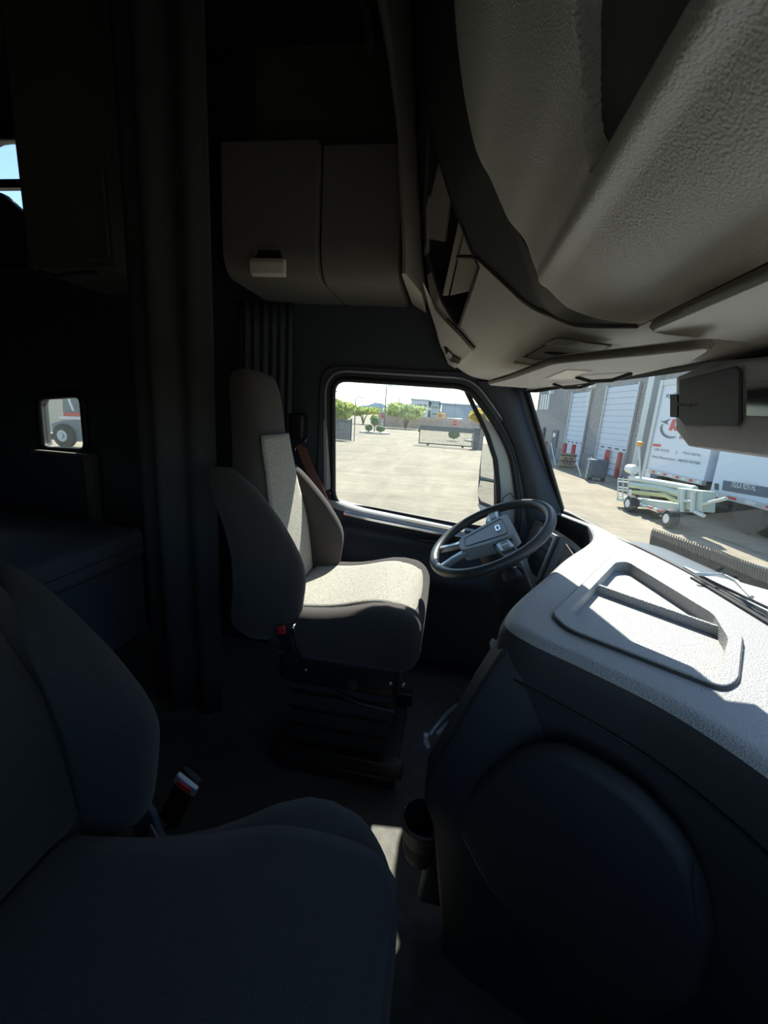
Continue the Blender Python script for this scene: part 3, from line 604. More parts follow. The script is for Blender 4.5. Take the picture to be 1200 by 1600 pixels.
# ------------------------------------------------------------------ seats
def superring(cx, cy, z, hx, hy, p=2.6, n=28):
    out = []
    for k in range(n):
        t = 2 * math.pi * k / n; c, s = math.cos(t), math.sin(t)
        out.append((cx + hx * math.copysign(abs(c) ** (2 / p), c), cy + hy * math.copysign(abs(s) ** (2 / p), s), z))
    return out
def refine(tabl, n):
    ts = [i / (len(tabl) - 1) for i in range(len(tabl))]
    return [[spl(t, [(q, row[k]) for q, row in zip(ts, tabl)]) for k in range(len(tabl[0]))] for t in np.linspace(0, 1, n)]
def seat(name, label, yc, dx, dz, fab, insert, near, ext=0, hw=.262):            # near = side (-1/+1) whose details face the camera
    t = thing(name, label, 'seat', (-.3 + dx, yc, 0))
    def top(p):
        q = Vector(p); u = (q.x - dx + .50) / (.47 + ext); v = abs(q.y - yc) / hw
        if ext: q.x -= .07 * max(0, (u - .70) / .30) * max(0, (v - .45) / .55) ** 2; q.z -= .02 * max(0, (u - .75) / .25)
        if q.z > .53 + dz: q.z += -.03 * (1 - u) + .035 * math.exp(-((u - .72) / .25) ** 2) + .022 * max(0, v - .55) ** 1 / .45 * (1 if u > .1 else 0)
        if ext: q.z -= drop(u, v) * max(0, min(1, (q.z - .375) / .17))
        return q
    def drop(u, v): return .17 * max(0, (.62 - u) / .45) * max(0, (v - .45) / .55) ** 1.3
    MB().rbox(-.53 + dx, -.035 + dx + ext, yc - hw, yc + hw, .46 + dz, .635 + dz, .065, 9, top).build('cushion', fab, t, smooth=80)
    def ins(a, b):
        u = lerp(.06, .965, a); v = lerp(-1, 1, b); x = -.53 + (.495 + ext) * u + dx; y = yc + v * (hw - .083)
        z = .637 + dz - .03 * (1 - u) + .035 * math.exp(-((u - .72) / .25) ** 2) + .004 * (1 - v * v)
        if ext: z -= drop(u, abs(v) * (hw - .083) / hw)
        if u > .86: z -= .055 * ((u - .86) / .105) ** 2.2
        return (x + (.008 if u > .9 else 0), y, z)
    MB().grid(ins, 30, 16).build('cushion_insert', insert, t, smooth=80, solid=.008)
    MB().tube([ins(a, 0) for a in np.linspace(0, 1, 20)], .004, 6).build('piping', fab, t, smooth=60)
    MB().tube([ins(.48, b) for b in np.linspace(.02, .98, 12)], .0018, 5).build('stitch_line', fab, t)
    main = refine([(.50, -.505, .235, .12), (.62, -.515, .25, .13), (.78, -.535, .25, .13), (.93, -.565, .225, .12), (1.04, -.585, .175, .115), (1.12, -.60, .150, .11), (1.22, -.612, .142, .105), (1.30, -.628, .132, .095), (1.335, -.645, .115, .07), (1.35, -.668, .07, .03)], 34)
    MB().loft([superring(x + dx - th / 2, yc, z + dz, th / 2, w_, 3.0) for z, x, w_, th in main]).build('backrest', fab, t, smooth=80)
    def bx(z): return tab(z, [(r[0], r[1]) for r in main])
    def bi(a, b):
        z = lerp(.60, 1.145, a); v = lerp(-1, 1, b); w_ = tab(z, [(.6, .165), (.85, .16), (1.0, .125), (1.145, .112)])
        return (bx(z) + dx + .006 - .006 * v * v, yc + v * w_, z + dz)
    MB().grid(bi, 30, 12).build('backrest_insert', insert, t, smooth=80, solid=.008)
    MB().tube([bi(.72, b) for b in np.linspace(0.02, .98, 9)], .002, 5).build('stitch_line', fab, t)
    MB().tube([bi(a, .5) for a in np.linspace(.02, .7, 12)], .0016, 5).build('stitch_line', fab, t)
    for s in (-1, 1):                                            # side wings of the backrest
        rows = refine([(.52, -.55, .06, .03), (.56, -.54, .11, .045), (.66, -.525, .115, .05), (.76, -.525, .115, .05), (.86, -.565, .10, .048), (.94, -.615, .085, .043), (1.0, -.655, .065, .036), (1.045, -.69, .035, .022)], 26)
        MB().loft([superring(x + dx, yc + s * tab(z, [(.5, .225), (.75, .235), (1.05, .205)]), z + dz, hx, hy * 1.15, 2.3) for z, x, hx, hy in rows]).build('side_bolster', fab, t, smooth=80)
    # suspension pedestal
    MB().rbox(-.50 + dx, -.09 + dx, yc - .22, yc + .22, .34 + dz, .47 + dz, .03, 4).build('seat_pan', M_BLACK, t, smooth=60)
    MB().loft([[(-.47 + dx + q, yc - .2 + abs(q), z), (-.12 + dx - q, yc - .2 + abs(q), z), (-.12 + dx - q, yc + .2 - abs(q), z), (-.47 + dx + q, yc + .2 - abs(q), z)] for z, q in [(.10 + k * (.25 + dz) / 8, .0 if k % 2 else .018) for k in range(9)]]).build('suspension_bellows', M_RUBBER, t)
    MB().bb(-.50 + dx, -.08 + dx, yc - .21, yc + .21, 0, .045).build('floor_plate', M_STEEL, t, bevel=.005)
    for s in (-1, 1): MB().bb(-.52 + dx, -.06 + dx, yc + s * .19 - .02, yc + s * .19 + .02, .045, .10).build('slide_rail', M_STEEL, t, bevel=.004)
    yn = yc + near * .225
    MB().lathe([(.0, -.012), (.022, -.012), (.026, .0), (.020, .014), (.0, .016)], 16, (-.24 + dx, yn, .39 + dz), (0, near, 0)).build('tilt_knob', M_DARK, t, smooth=60)
    for x in (-.40, -.12, -.08): MB().lathe([(.0, -.004), (.007, -.004), (.007, .004), (.004, .007), (.0, .007)], 10, (x + dx, yn - near * .003, .41 + dz), (0, near, 0)).build('bolt', M_CHROME, t, smooth=60)
    MB().tube([(-.30 + dx, yn - near * .02, .33 + dz), (-.22 + dx, yn, .32 + dz), (-.10 + dx, yn, .31 + dz)], .008, 8).build('adjust_lever', M_STEEL, t, smooth=60)
    return t
ds = seat('driver_seat', "driver's seat with sunlit light tweed centre and dark side wings", 1.40, .007, .01, M_FAB, M_TWEED, -1, 0, .278)
bk = Vector(at(452, 985, y=YD - .30))
MB().box(bk + Vector((0, 0, -.05)), (.045, .022, .12), Matrix.Rotation(R(-18), 3, 'Y')).build('buckle_stalk', M_BLACK, ds, bevel=.004)
bb_ = MB().box(bk, (.05, .026, .035), Matrix.Rotation(R(-18), 3, 'Y')).build('buckle', M_CHROME, ds, bevel=.004)
MB().box(bk + Vector((-.02, -.012, .006)), (.026, .012, .026), Matrix.Rotation(R(-18), 3, 'Y')).build('buckle_button', M_RED, ds, bevel=.003)
ps = seat('passenger_seat', 'dark charcoal passenger seat nearest the viewer in deep shade', .355, -.075, -.085, M_FABB, M_FABB, 1, .105)
ps['label'] = 'dark charcoal passenger seat in deep shade, in front of the glovebox'
# passenger belt buckle and hinge bracket
pb = Vector(at(298, 1214, y=.70)); fr = Vector(at(250, 1310, y=.70))
ax = (pb - fr).normalized(); q_ = Vector((0, 0, 1)).rotation_difference(ax).to_matrix()
MB().box(pb - ax * .07, (.016, .052, .16), q_ @ Matrix.Rotation(R(80), 3, 'Z')).build('buckle_sleeve', M_BLACK, ps, bevel=.004)
c1, c2 = Vector(at(285, 1203, y=.70)), Vector(at(313, 1225, y=.70)); ud = (c2 - c1).normalized(); vd_ = Vector(at(289, 1214, y=.70)) - Vector(at(294, 1204, y=.70)); vd_.normalize()
def bq(w0, w1, h0, h1, lift, th, m, nm, bev=.001):
    o = (c1 + c2) / 2 + Vector((0, -.012 - lift, 0)); return MB().prism([o + ud * w0 + vd_ * h0, o + ud * w1 + vd_ * h0, o + ud * w1 + vd_ * h1, o + ud * w0 + vd_ * h1], (0, -th, 0)).build(nm, m, ps, bevel=bev)
L_ = (c2 - c1).length / 2
bq(-L_ * 1.12, L_ * 1.12, -.011, .013, 0, .012, M_SILVER, 'buckle', .003); bq(-L_ * .72, L_ * .72, -.007, .009, .012, .004, M_RED, 'buckle_button', .002)
hb = [Vector(at(u, v, y=.665)) for u, v in [(220, 1250), (238, 1272), (247, 1300), (256, 1320), (235, 1325), (215, 1325), (208, 1295), (200, 1280)]]
MB().prism(hb, (0, .015, 0)).build('hinge_bracket', M_BUNK, ps, bevel=.003)
hc = [Vector(at(u, v, y=.66)) for u, v in [(237, 1286), (244, 1297), (255, 1318), (242, 1321), (231, 1304)]]
MB().prism(hc, (0, -.006, 0)).build('hinge_cover', M_OFFW, ps, bevel=.002)
MB().tube([at(u, v, y=.70) for u, v in [(307, 1236), (300, 1252), (285, 1272), (268, 1288), (254, 1300)]], .003, 6).build('buckle_wire', M_BELT, ps, smooth=60)

# driver's shoulder belt on the door post
sb = thing('seat_belt', "brown-red shoulder belt hanging behind the driver's seat", 'seat belt', at(470, 700, y=1.9))
def ribbon(px, m, nm, w_=.024):
    pts = [Vector(at(u, v, y=y)) for u, v, y in px]; MB().loft([[p + Vector((-w_, -.0, .006)), p + Vector((w_, .01, -.006)), p + Vector((w_, .012, -.006)), p + Vector((-w_, .002, .006))] for p in pts]).build(nm, m, sb)
ribbon([(470, 697, 1.90), (480, 725, 1.86), (493, 752, 1.80), (506, 785, 1.76), (518, 830, 1.76), (526, 885, 1.78)], M_BELT, 'webbing')
MB().tube([at(u, v, y=1.89) for u, v in [(461, 703), (463, 697), (468, 693), (476, 690), (479, 686)]], .005, 6).build('belt_guide', M_CHROME, sb, smooth=60)
MB().rbox(*(lambda c: (c[0] - .035, c[0] + .035, 1.88, 1.95, c[2] - .02, c[2] + .10))(at(467, 680, y=1.92)), .015, 4).build('guide_cover', M_BLACK, sb, smooth=60)

# ------------------------------------------------------------------ wall cabinet above the door
cb = thing('wall_cabinet', "beige wall cabinet above the driver's window with a square grip", 'cabinet', (-.5, 1.75, 1.69))
def cprof(front, rad, z0=1.695, z1=2.10):
    pr = [(1.945, z1), (front, z1), (front, z0 + rad * 1.25)]
    for k in range(1, 8):
        q = k / 7 * math.pi / 2; pr.append((front + rad * (1 - math.cos(q)), z0 + rad * 1.25 * (1 - math.sin(q))))
    return pr + [(1.945, z0)]
def cseg(x0, x1, front, rad, m, nm, z0=1.695, z1=2.10, bev=.004):
    pr = cprof(front, rad, z0, z1); return MB().loft([[(x, y, z) for y, z in pr] for x in (x0, x1)]).build(nm, m, cb, bevel=bev)
cd = cseg(-.862, -.518, 1.545, .07, M_BEIGE, 'cabinet_door')
cseg(-.512, -.235, 1.575, .09, M_BEIGE, 'fixed_panel')
# moulding up beside the fixed panel, dash bounce put into its paler colour
lf = [(628, 430), (629, 395), (626, 330), (621, 210), (606, 90), (585, -20), (570, -120)]; rt = [(657, 452), (656, 420), (651, 345), (646, 210), (642, 90), (638, -20), (632, -120)]
rg = []
for p, q in zip(lf, rt):
    a, b = Vector(at(*p, y=1.565)), Vector(at(*q, y=1.60)); b.y += .05; m_ = a.lerp(b, .30) + Vector((0, -.075, 0)); k_ = a.lerp(b, .12) + Vector((0, -.045, 0))
    rg.append([a + Vector((0, .03, 0)), a, k_, m_, b, b + Vector((0, .34, 0)), a + Vector((0, .37, 0))])
MB().loft(rg).build('corner_moulding', M_BEIGE_LIT, cb, smooth=60)
h0 = at(420, 408, y=1.545)
gx, gz = float(h0[0]), float(h0[2])
MB().plate(rounded([(gx - .058, gz - .045), (gx - .046, gz + .04), (gx + .05, gz + .04), (gx + .065, gz - .045)], .015), [rounded([(gx - .045, gz - .005), (gx - .040, gz + .033), (gx + .044, gz + .033), (gx + .050, gz - .005)], .010)], lambda x, z: (x, 1.548, z), (0, -.012, 0)).build('grip_frame', M_BEIGE, cd, bevel=.003)
MB().plate(rounded([(gx - .047, gz - .007), (gx - .042, gz + .035), (gx + .046, gz + .035), (gx + .052, gz - .007)], .010), [], lambda x, z: (x, 1.546, z), (0, -.004, 0)).build('grip_recess', M_BLACK, cd)
MB().loft([[(gx + q * w_, 1.548, z), (gx + q * w_, 1.548 - d, z)] for q, w_, z, d in ()] or [[(gx - .060, y, z) for y, z in ((1.546, gz - .052), (1.522, gz - .046), (1.516, gz - .012), (1.524, gz + .004), (1.546, gz + .004))], [(gx + .066, y, z) for y, z in ((1.546, gz - .052), (1.522, gz - .046), (1.516, gz - .012), (1.524, gz + .004), (1.546, gz + .004))]]).build('grip_lip', M_BEIGE_LIT, cd, bevel=.004)
MB().bb(-.9, -.16, 1.90, 1.945, 2.10, ZR).build('shelf_back', M_BEIGE, cb)
# crumpled clear plastic on the shelf
M_FILM = glass('plastic_film', (.82, .82, .80), 2.2, dust_veil=.10)
pf0 = Vector(at(562, -15, y=1.60))
pfm = MB().grid(lambda a, b: Vector(at(lerp(lerp(542, 572, b), lerp(574, 586, b), a), lerp(-60, 82, b), y=1.58)) + Vector((0, .035 * noise.noise(Vector((a * 5, b * 9, 1))), .0)), 16, 26).build('plastic_film', M_FILM, smooth=40)
tag(pfm, 'crumpled clear plastic film hanging over the wall cabinet', 'plastic film')

# ------------------------------------------------------------------ curtains
def curtain(nm, lab, path, z0, z1, folds, amp, m=M_CURT, shear=0):
    P = [Vector(p) for p in path]
    def fn(a, b):
        k = a * (len(P) - 1); i = min(int(k), len(P) - 2); p = P[i].lerp(P[i + 1], k - i); t = (P[i + 1] - P[i]).normalized(); nrm = Vector((-t.y, t.x, 0))
        w_ = math.sin(a * folds * 2 * math.pi + .5 * math.sin(b * 3)) + .35 * math.sin(a * folds * 5.1 + 2)
        q = p + nrm * amp * w_ * (.55 + .45 * b) + t * shear * (1 - b) * .0
        return (q.x + shear * (1 - b), q.y, lerp(z1, z0, b))
    o = MB().grid(fn, int(folds * 14), 14).build(nm, m, smooth=70, solid=.006); tag(o, lab, 'curtain', 'cab curtains'); return o
curtain('side_curtain', "gathered dark curtain behind the driver's headrest", [(-.98, 1.90, 0), (-.74, 1.915, 0)], .35, 1.69, 6, .010, M_BLUE)
curtain('sleeper_curtain', 'tall dark sleeper curtain drawn back in soft folds', [(-1.16, 1.44, 0), (-1.0, 1.34, 0), (-.80, 1.36, 0)], .04, 2.58, 3.2, .016, shear=0)
curtain('sleeper_curtain', 'narrow dark curtain strip at the side of the bunk', [(-1.18, 1.47, 0), (-1.06, 1.55, 0)], .04, 2.58, 2, .015)
# ------------------------------------------------------------------ sleeper
bu = thing('bunk', 'lower sleeper bunk with quilted grey mattress', 'bunk', (-2.1, .9, 0))
def qt(p):
    q = Vector(p)
    if q.z > .57: q.z += .006 * math.sin(q.x * 45) * math.sin(q.y * 45)
    return q
MB().rbox(-2.72, -1.54, .02, 1.93, .42, .585, .04, 14, qt).build('mattress', M_MATT, bu, smooth=70)
MB().bb(-2.70, -1.56, .04, 1.92, 0, .42).build('bunk_base', M_BUNK, bu, bevel=.01)
MB().tube([(-1.545, y, .50) for y in np.linspace(.1, 1.9, 8)], .006, 6).build('mattress_piping', M_DARK, bu, smooth=60)
uc = thing('sleeper_cabinet', 'dim beige locker high on the sleeper wall beside the crossbar window', 'cabinet', (-1.4, 1.78, 1.72))
a, b = at(44, 420, y=1.58), at(182, 420, y=1.58)
MB().bb(a[0], b[0] + .0, 1.58, YW, a[2], 2.58).build('locker_body', M_BEIGE, uc, bevel=.012)
MB().bb(a[0] + .02, b[0] - .02, 1.57, 1.58, a[2] + .03, 2.5).build('locker_door', M_BEIGE, uc, bevel=.004)
MB().tube([at(u, v, y=1.57) for u, v in [(60, 425), (90, 432), (105, 428), (150, 426)]], .008, 6).build('locker_rail', M_DARK, uc, smooth=60)
sp_ = MB().bb(*(lambda p, q: (p[0], q[0], YW - .05, YW - .002, .5, .95))(at(134, 770, y=YW - .05), at(146, 770, y=YW - .05))).build('trim_3', M_BEIGE, bevel=.006)
tag(sp_, 'pale upright trim strip at the end of the bunk', 'trim', kind='structure')
st = thing('folded_bunk', 'dark folded upper bunk edge slanting across the high sleeper window', 'bunk', at(10, 380, y=1.9))
MB().prism([at(u, v, y=1.86) for u, v in [(-60, 285), (0, 300), (44, 340), (44, 420), (-60, 430)]], (0, .05, 0)).build('bunk_edge', M_DARK, st, bevel=.01)
# ------------------------------------------------------------------ the truck's own hood, wiper and mirror
hoodt = thing('truck_hood', 'blue-grey truck hood and cowl just outside the windshield', 'hood', (1.1, .9, .3))
def hood_p(a, b):
    y = lerp(-.02, 1.80, a); x0, z0 = ws_bot(y); x = lerp(x0 + .012, 2.3, b); e = max(0, (abs(y - YC) - .70) / .21)
    return (x, y, z0 - .005 - .035 * (x - x0) - .10 * max(0, x - x0 - .3) - .05 * e ** 2)
MB().grid(hood_p, 40, 24).build('hood_skin', M_HOOD, hoodt, smooth=60)
MB().grid(lambda a, b: (lerp(ws_bot(1.8)[0] + .012, 2.3, a), 1.80 + .06 * b, lerp(hood_p(1, a)[2], .2, b)), 24, 4).build('hood_side', M_HOOD, hoodt, smooth=60)
gu = [Vector(at(u, v, z=.853)) for u, v in [(1018, 828), (1110, 860), (1200, 894), (1290, 930)]]; gl_ = [Vector(at(u, v, z=.853)) for u, v in [(1017, 840), (1110, 879), (1200, 918), (1290, 958)]]
def gline(L, t): k = t * 3; i = min(2, int(k)); return L[i].lerp(L[i + 1], k - i)
MB().loft([[gline(gu, t), gline(gl_, t), gline(gl_, t) + Vector((0, 0, -.03)), gline(gu, t) + Vector((0, 0, -.03))] for t in np.linspace(0, 1, 12)]).build('cowl_grille', M_MATTE, hoodt)
mb = MB()
for k in range(70):
    t = .01 + k / 71; p, q = gline(gu, t), gline(gl_, t); d = (gline(gu, min(1, t + .01)) - gline(gu, t - .01)).normalized() * .0028
    mb.prism([p - d, p + d, q + d, q - d], (0, 0, .010))
o = mb.build('grille_slats', M_MATTE, hoodt); o['kind'] = 'stuff'
cw = [Vector(at(u, v, z=.862)) for u, v in [(1068, 884), (1100, 897), (1150, 908), (1200, 922), (1290, 950)]]; cl2 = [Vector(at(u, v, z=.862)) for u, v in [(1070, 886), (1104, 906), (1150, 930), (1200, 955), (1290, 1005)]]
MB().loft([[a, b, b + Vector((0, 0, -.02)), a + Vector((0, 0, -.02))] for a, b in zip(cw, cl2)]).build('cowl_strip', M_OFFW, hoodt)
wp = thing('windshield_wiper', 'grey wiper arm resting at the base of the windshield', 'wiper', at(1140, 905, z=.87))
MB().tube([at(u, v, z=.885) for u, v in [(1087, 897), (1108, 898), (1128, 898), (1137, 902)]], .005, 6).build('wiper_arm', M_OFFW, wp, smooth=60)
MB().tube([at(u, v, z=.885) for u, v in [(1137, 902), (1150, 908), (1162, 920), (1175, 933)]], .005, 6).build('wiper_link', M_OFFW, wp, smooth=60)
MB().tube([at(u, v, z=.875) for u, v in [(1095, 900), (1140, 922), (1200, 950)]], .004, 6).build('wiper_blade', M_DARK, wp, smooth=60)
mt = thing('door_mirror', "tall door mirror with two panes outside the driver's window", 'mirror', at(762, 800, y=2.25))
MP = at(760, 740, y=2.22); MN = np.array([-.90, -.43, .05])
def mq(px, off=0): return [Vector(atp(u, v, MP, MN)) + Vector(MN).normalized() * off for u, v in px]
MB().prism(mq([(754, 684), (760, 662), (772, 640), (797, 640), (800, 690), (800, 812), (756, 808), (747, 790), (745, 770), (748, 730)]), -Vector(MN).normalized() * .11).build('mirror_housing', M_DARK, mt, bevel=.012)  # hidden upper end extended to block sun from the cab floor
MB().prism(mq([(749, 787), (775, 797), (775, 812), (757, 806)], .004), Vector(MN).normalized() * .01).build('housing_base', M_SILVER, mt, bevel=.003)
MB().prism(mq([(757, 682), (772, 678), (773, 752), (752, 748), (753, 720)], .002), Vector(MN).normalized() * .003).build('mirror_pane', M_MIRROR, mt)
MB().prism(mq([(752, 750.5), (773, 754.5), (773, 791), (753, 783), (748, 774), (749, 762)], .002), Vector(MN).normalized() * .003).build('mirror_pane', M_MIRROR, mt)
MB().prism([at(u, v, y=2.12) for u, v in [(786, 700), (800, 725), (812, 790), (812, 830), (784, 830)]], (0, .03, 0)).build('mirror_foot', M_OFFW, mt, bevel=.005)
for z in (.90, 1.12): MB().tube([(.30, YW + .04, z), (.28, 2.12, z), Vector(MP) + Vector((.06, .05, z - MP[2]))], .018, 8).build('mirror_arm', M_DARK, mt, smooth=60)

# ------------------------------------------------------------------ yard
M_YARD = mat('dusty_asphalt', (.305, .258, .185), .95, bump=.3, bscale=6)
N = M_YARD.node_tree.nodes; L = M_YARD.node_tree.links; b_ = N['Principled BSDF']
tc = N.new('ShaderNodeTexCoord'); mix = None; prev = None
for sc_, st_, lo, hi in ((.9, (1, .25, 1), .80, 1.12), (.25, (.5, 1.4, 1), .84, 1.1), (7, (1, 1, 1), .86, 1.1), (2.2, (.25, 2.2, 1), .80, 1.12)):
    mp = N.new('ShaderNodeMapping'); mp.inputs['Scale'].default_value = st_; mp.inputs['Rotation'].default_value = (0, 0, .5 * sc_ if sc_ < 2 else .12); L.new(tc.outputs['Object'], mp.inputs[0])
    t = N.new('ShaderNodeTexNoise'); t.inputs['Scale'].default_value = sc_; t.inputs['Detail'].default_value = 5; t.inputs['Distortion'].default_value = 1.2; L.new(mp.outputs[0], t.inputs['Vector'])
    mr = N.new('ShaderNodeMapRange'); mr.inputs[1].default_value = .3; mr.inputs[2].default_value = .7; mr.inputs[3].default_value = lo; mr.inputs[4].default_value = hi; L.new(t.outputs['Fac'], mr.inputs[0])
    if prev is None: prev = mr.outputs[0]
    else:
        mm = N.new('ShaderNodeMath'); mm.operation = 'MULTIPLY'; L.new(prev, mm.inputs[0]); L.new(mr.outputs[0], mm.inputs[1]); prev = mm.outputs[0]
vm = N.new('ShaderNodeVectorMath'); vm.operation = 'SCALE'; vm.inputs[0].default_value = (.305, .258, .185); L.new(prev, vm.inputs['Scale']); L.new(vm.outputs[0], b_.inputs['Base Color'])
gr = MB().bb(-900, 900, -300, 2200, GZ - .3, GZ).build('ground', M_YARD); tag(gr, 'pale dusty asphalt yard with faint tyre marks', 'ground', kind='structure')

E_CONC = mat('pale_concrete', (.50, .47, .41), .9); E_PINK = mat('pink_block', (.60, .45, .40), .9, var=.12, vscale=1.5)
E_FENCE = mat('grey_slat_fence', (.11, .135, .165), .7); E_IRON = mat('dark_iron', (.05, .055, .06), .6); E_BUSH = mat('bush_green', (.13, .19, .08), .9, var=.3, vscale=3)
E_LEAF = leafy('tree_green', (.50, .56, .17)); E_LEAFY = leafy('tree_yellow', (.72, .60, .16)); E_LEAFP = leafy('tree_pale_green', (.54, .62, .28))
E_BARK = mat('bark', (.20, .15, .10), .9); E_POLE = mat('lamp_post_grey', (.20, .21, .23), .5)
E_BLUE = mat('blue_grey_wall', (.42, .50, .60), .7); E_WHT = mat('pale_wall', (.78, .80, .84), .7); E_GLS = mat('dark_window', (.12, .16, .19), .15)
E_STOP = mat('stop_red', (.62, .045, .05), .5); E_ORNG = mat('machine_orange', (.75, .33, .03), .5); E_HILL = mat('hazy_hill', (.55, .66, .80), 1.0)
E_CMU = mat('grey_block_wall', (.31, .306, .30), .9, bump=.4, bscale=8, var=.22, vscale=9); E_DOOR = mat('roller_door', (.62, .68, .76), .6)
E_BRICK = mat('brown_column', (.55, .42, .32), .9, var=.15, vscale=4); E_BOLL = mat('bollard_red', (.50, .045, .04), .5); E_TAN = mat('tan_board', (.40, .30, .20), .8)
E_TRL = mat('trailer_white', (.66, .72, .80), .45); E_TRIM = mat('trailer_frame', (.50, .52, .54), .4, metal=.3); E_INK = mat('lettering_dark', (.06, .065, .075), .6); E_LRED = mat('lettering_red', (.60, .08, .07), .6)
E_LGREEN = mat('lift_pale_green', (.50, .57, .48), .5); E_LIFT = mat('lift_white', (.62, .65, .60), .5); E_TYRE = mat('tyre', (.03, .03, .032), .8); E_YEL = mat('lift_yellow', (.55, .52, .22), .5)

def G(u, v): return Vector(at(u, v, z=GZ))
def Zat(u, v, y): return float(at(u, v, y=y)[2])
# distant hills, aerial haze put into their pale blue colour
xs = np.linspace(-900, 700, 70)
hl = MB().loft([[(x, 1500, GZ), (x, 1500, 8 + 30 * max(0, .5 + noise.noise(Vector((x * .012, .3, 0))) + .4 * noise.noise(Vector((x * .045, 2, 0)))) * (1.3 if x < 0 else .5)), (x, 1620, GZ)] for x in xs]).build('hills', E_HILL)
tag(hl, 'hazy blue hills low on the horizon', 'hills', kind='structure')
# perimeter wall
YW2 = 86.0
x0, x1 = float(at(592, 655, y=YW2)[0]), float(at(800, 660, y=YW2)[0]); zt = Zat(640, 650, YW2)
pw = thing('perimeter_wall', 'long pinkish block wall across the far side of the yard', 'wall', ((x0 + x1) / 2, YW2, GZ), kind='structure')
npan = 7
for k in range(npan): MB().bb(lerp(x0, x1, k / npan) + .04, lerp(x0, x1, (k + 1) / npan) - .04, YW2, YW2 + .25, GZ, zt).build('wall_panel', E_PINK, pw)
for k in range(npan + 1): MB().bb(lerp(x0, x1, k / npan) - .2, lerp(x0, x1, k / npan) + .2, YW2 - .1, YW2 + .35, GZ, zt + .12).build('wall_post', E_PINK, pw)

def tree(nm, lab, base, box, m, ydepth=None, n=1300, seed=1, leaf=.32, trunk=True):
    y = ydepth or G(*base)[1]; rd = random.Random(seed)
    p0, p1 = at(box[0], box[1], y=y), at(box[2], box[3], y=y); cx, cz = (p0[0] + p1[0]) / 2, (p0[2] + p1[2]) / 2; rx, rz = abs(p1[0] - p0[0]) / 2, abs(p0[2] - p1[2]) / 2
    t = thing(nm, lab, 'tree', (cx, y, GZ), 'trees beyond the yard')
    lumps = [(rd.uniform(-.6, .6), rd.uniform(-.6, .6), rd.uniform(-.55, .55), rd.uniform(.35, .55)) for _ in range(12)]
    mb = MB()
    for k in range(n):
        l = rd.choice(lumps); d = Vector((rd.gauss(0, 1), rd.gauss(0, 1), rd.gauss(0, 1))).normalized() * (l[3] * rd.random() ** .25)
        c = Vector((cx + (l[0] + d.x) * rx, y + (l[1] + d.y) * rx, cz + (l[2] + d.z) * rz)); a = Vector((rd.gauss(0, 1), rd.gauss(0, 1), rd.gauss(0, 1))).normalized(); b = a.orthogonal().normalized()
        e = leaf * rd.uniform(.6, 1.3); mb.add([c - a * e, c + b * e * .7, c + a * e, c - b * e * .7], [(0, 1, 2, 3)])
    mb.build('crown', m, t, fix=False)
    if trunk:
        for k in range(3):
            a = rd.uniform(-.5, .5) * rx; MB().tube([(cx, y, GZ), (cx + a * .3, y, lerp(GZ, cz, .5)), (cx + a, y + rd.uniform(-.3, .3) * rx, cz)], [.16, .12, .05], 7).build('trunk' if k == 0 else 'branch', E_BARK, t, smooth=60)
    return t
tree('shade_tree', 'yellow-green tree behind the dark slatted fence', (530, 672), (505, 622, 556, 658), E_LEAF, 58, 2200, 3, .30)
tree('shade_tree', 'low green tree row end beside the driveway', (570, 668), (545, 633, 592, 653), E_LEAF, 90, 1600, 4, .38)
tree('shade_tree', 'pale green spreading tree in front of the pinkish wall', (640, 668), (603, 629, 668, 656), E_LEAFP, 80, 2200, 5, .36)
tree('shade_tree', 'yellow tree by the end of the rolling gate', (756, 680), (735, 636, 775, 667), E_LEAFY, 60, 1500, 6, .28)
tree('shade_tree', 'small bushy green tree at the left end of the pinkish wall', (587, 668), (580, 648, 592, 660), E_LEAF, 82, 500, 8, .25)

def pole(lab, u, vtop, y, arm, side=1):
    p = at(u, vtop, y=y); t = thing('street_lamp', lab, 'street lamp', (p[0], y, GZ), 'lamp posts beyond the yard')
    MB().tube([(p[0], y, GZ), (p[0], y, p[2])], [.13, .08], 8).build('lamp_pole', E_POLE, t, smooth=60)
    MB().tube([(p[0], y, p[2]), (p[0] + side * arm * .5, y, p[2] + .12), (p[0] + side * arm, y, p[2] + .08)], .06, 6).build('lamp_arm', E_POLE, t, smooth=60)
    MB().box((p[0] + side * arm, y, p[2] + .05), (.6, .3, .14)).build('lamp_head', E_POLE, t, bevel=.02)
pole('tallest straight lamp post left of the pale tree', 604, 603, 75, .9); pole('curved lamp post rising behind the green tree row', 556, 621, 84, 1.3)
pole('shorter lamp post behind the pale tree crown', 624, 618, 100, .9); pole('slim lamp post in front of the grey warehouse', 712, 628, 105, .4); pole('thin post at the rear edge of the driver window', 521.5, 612, 64, .3)
pole('very distant thin lamp post above the left driveway', 595, 631, 150, .8)

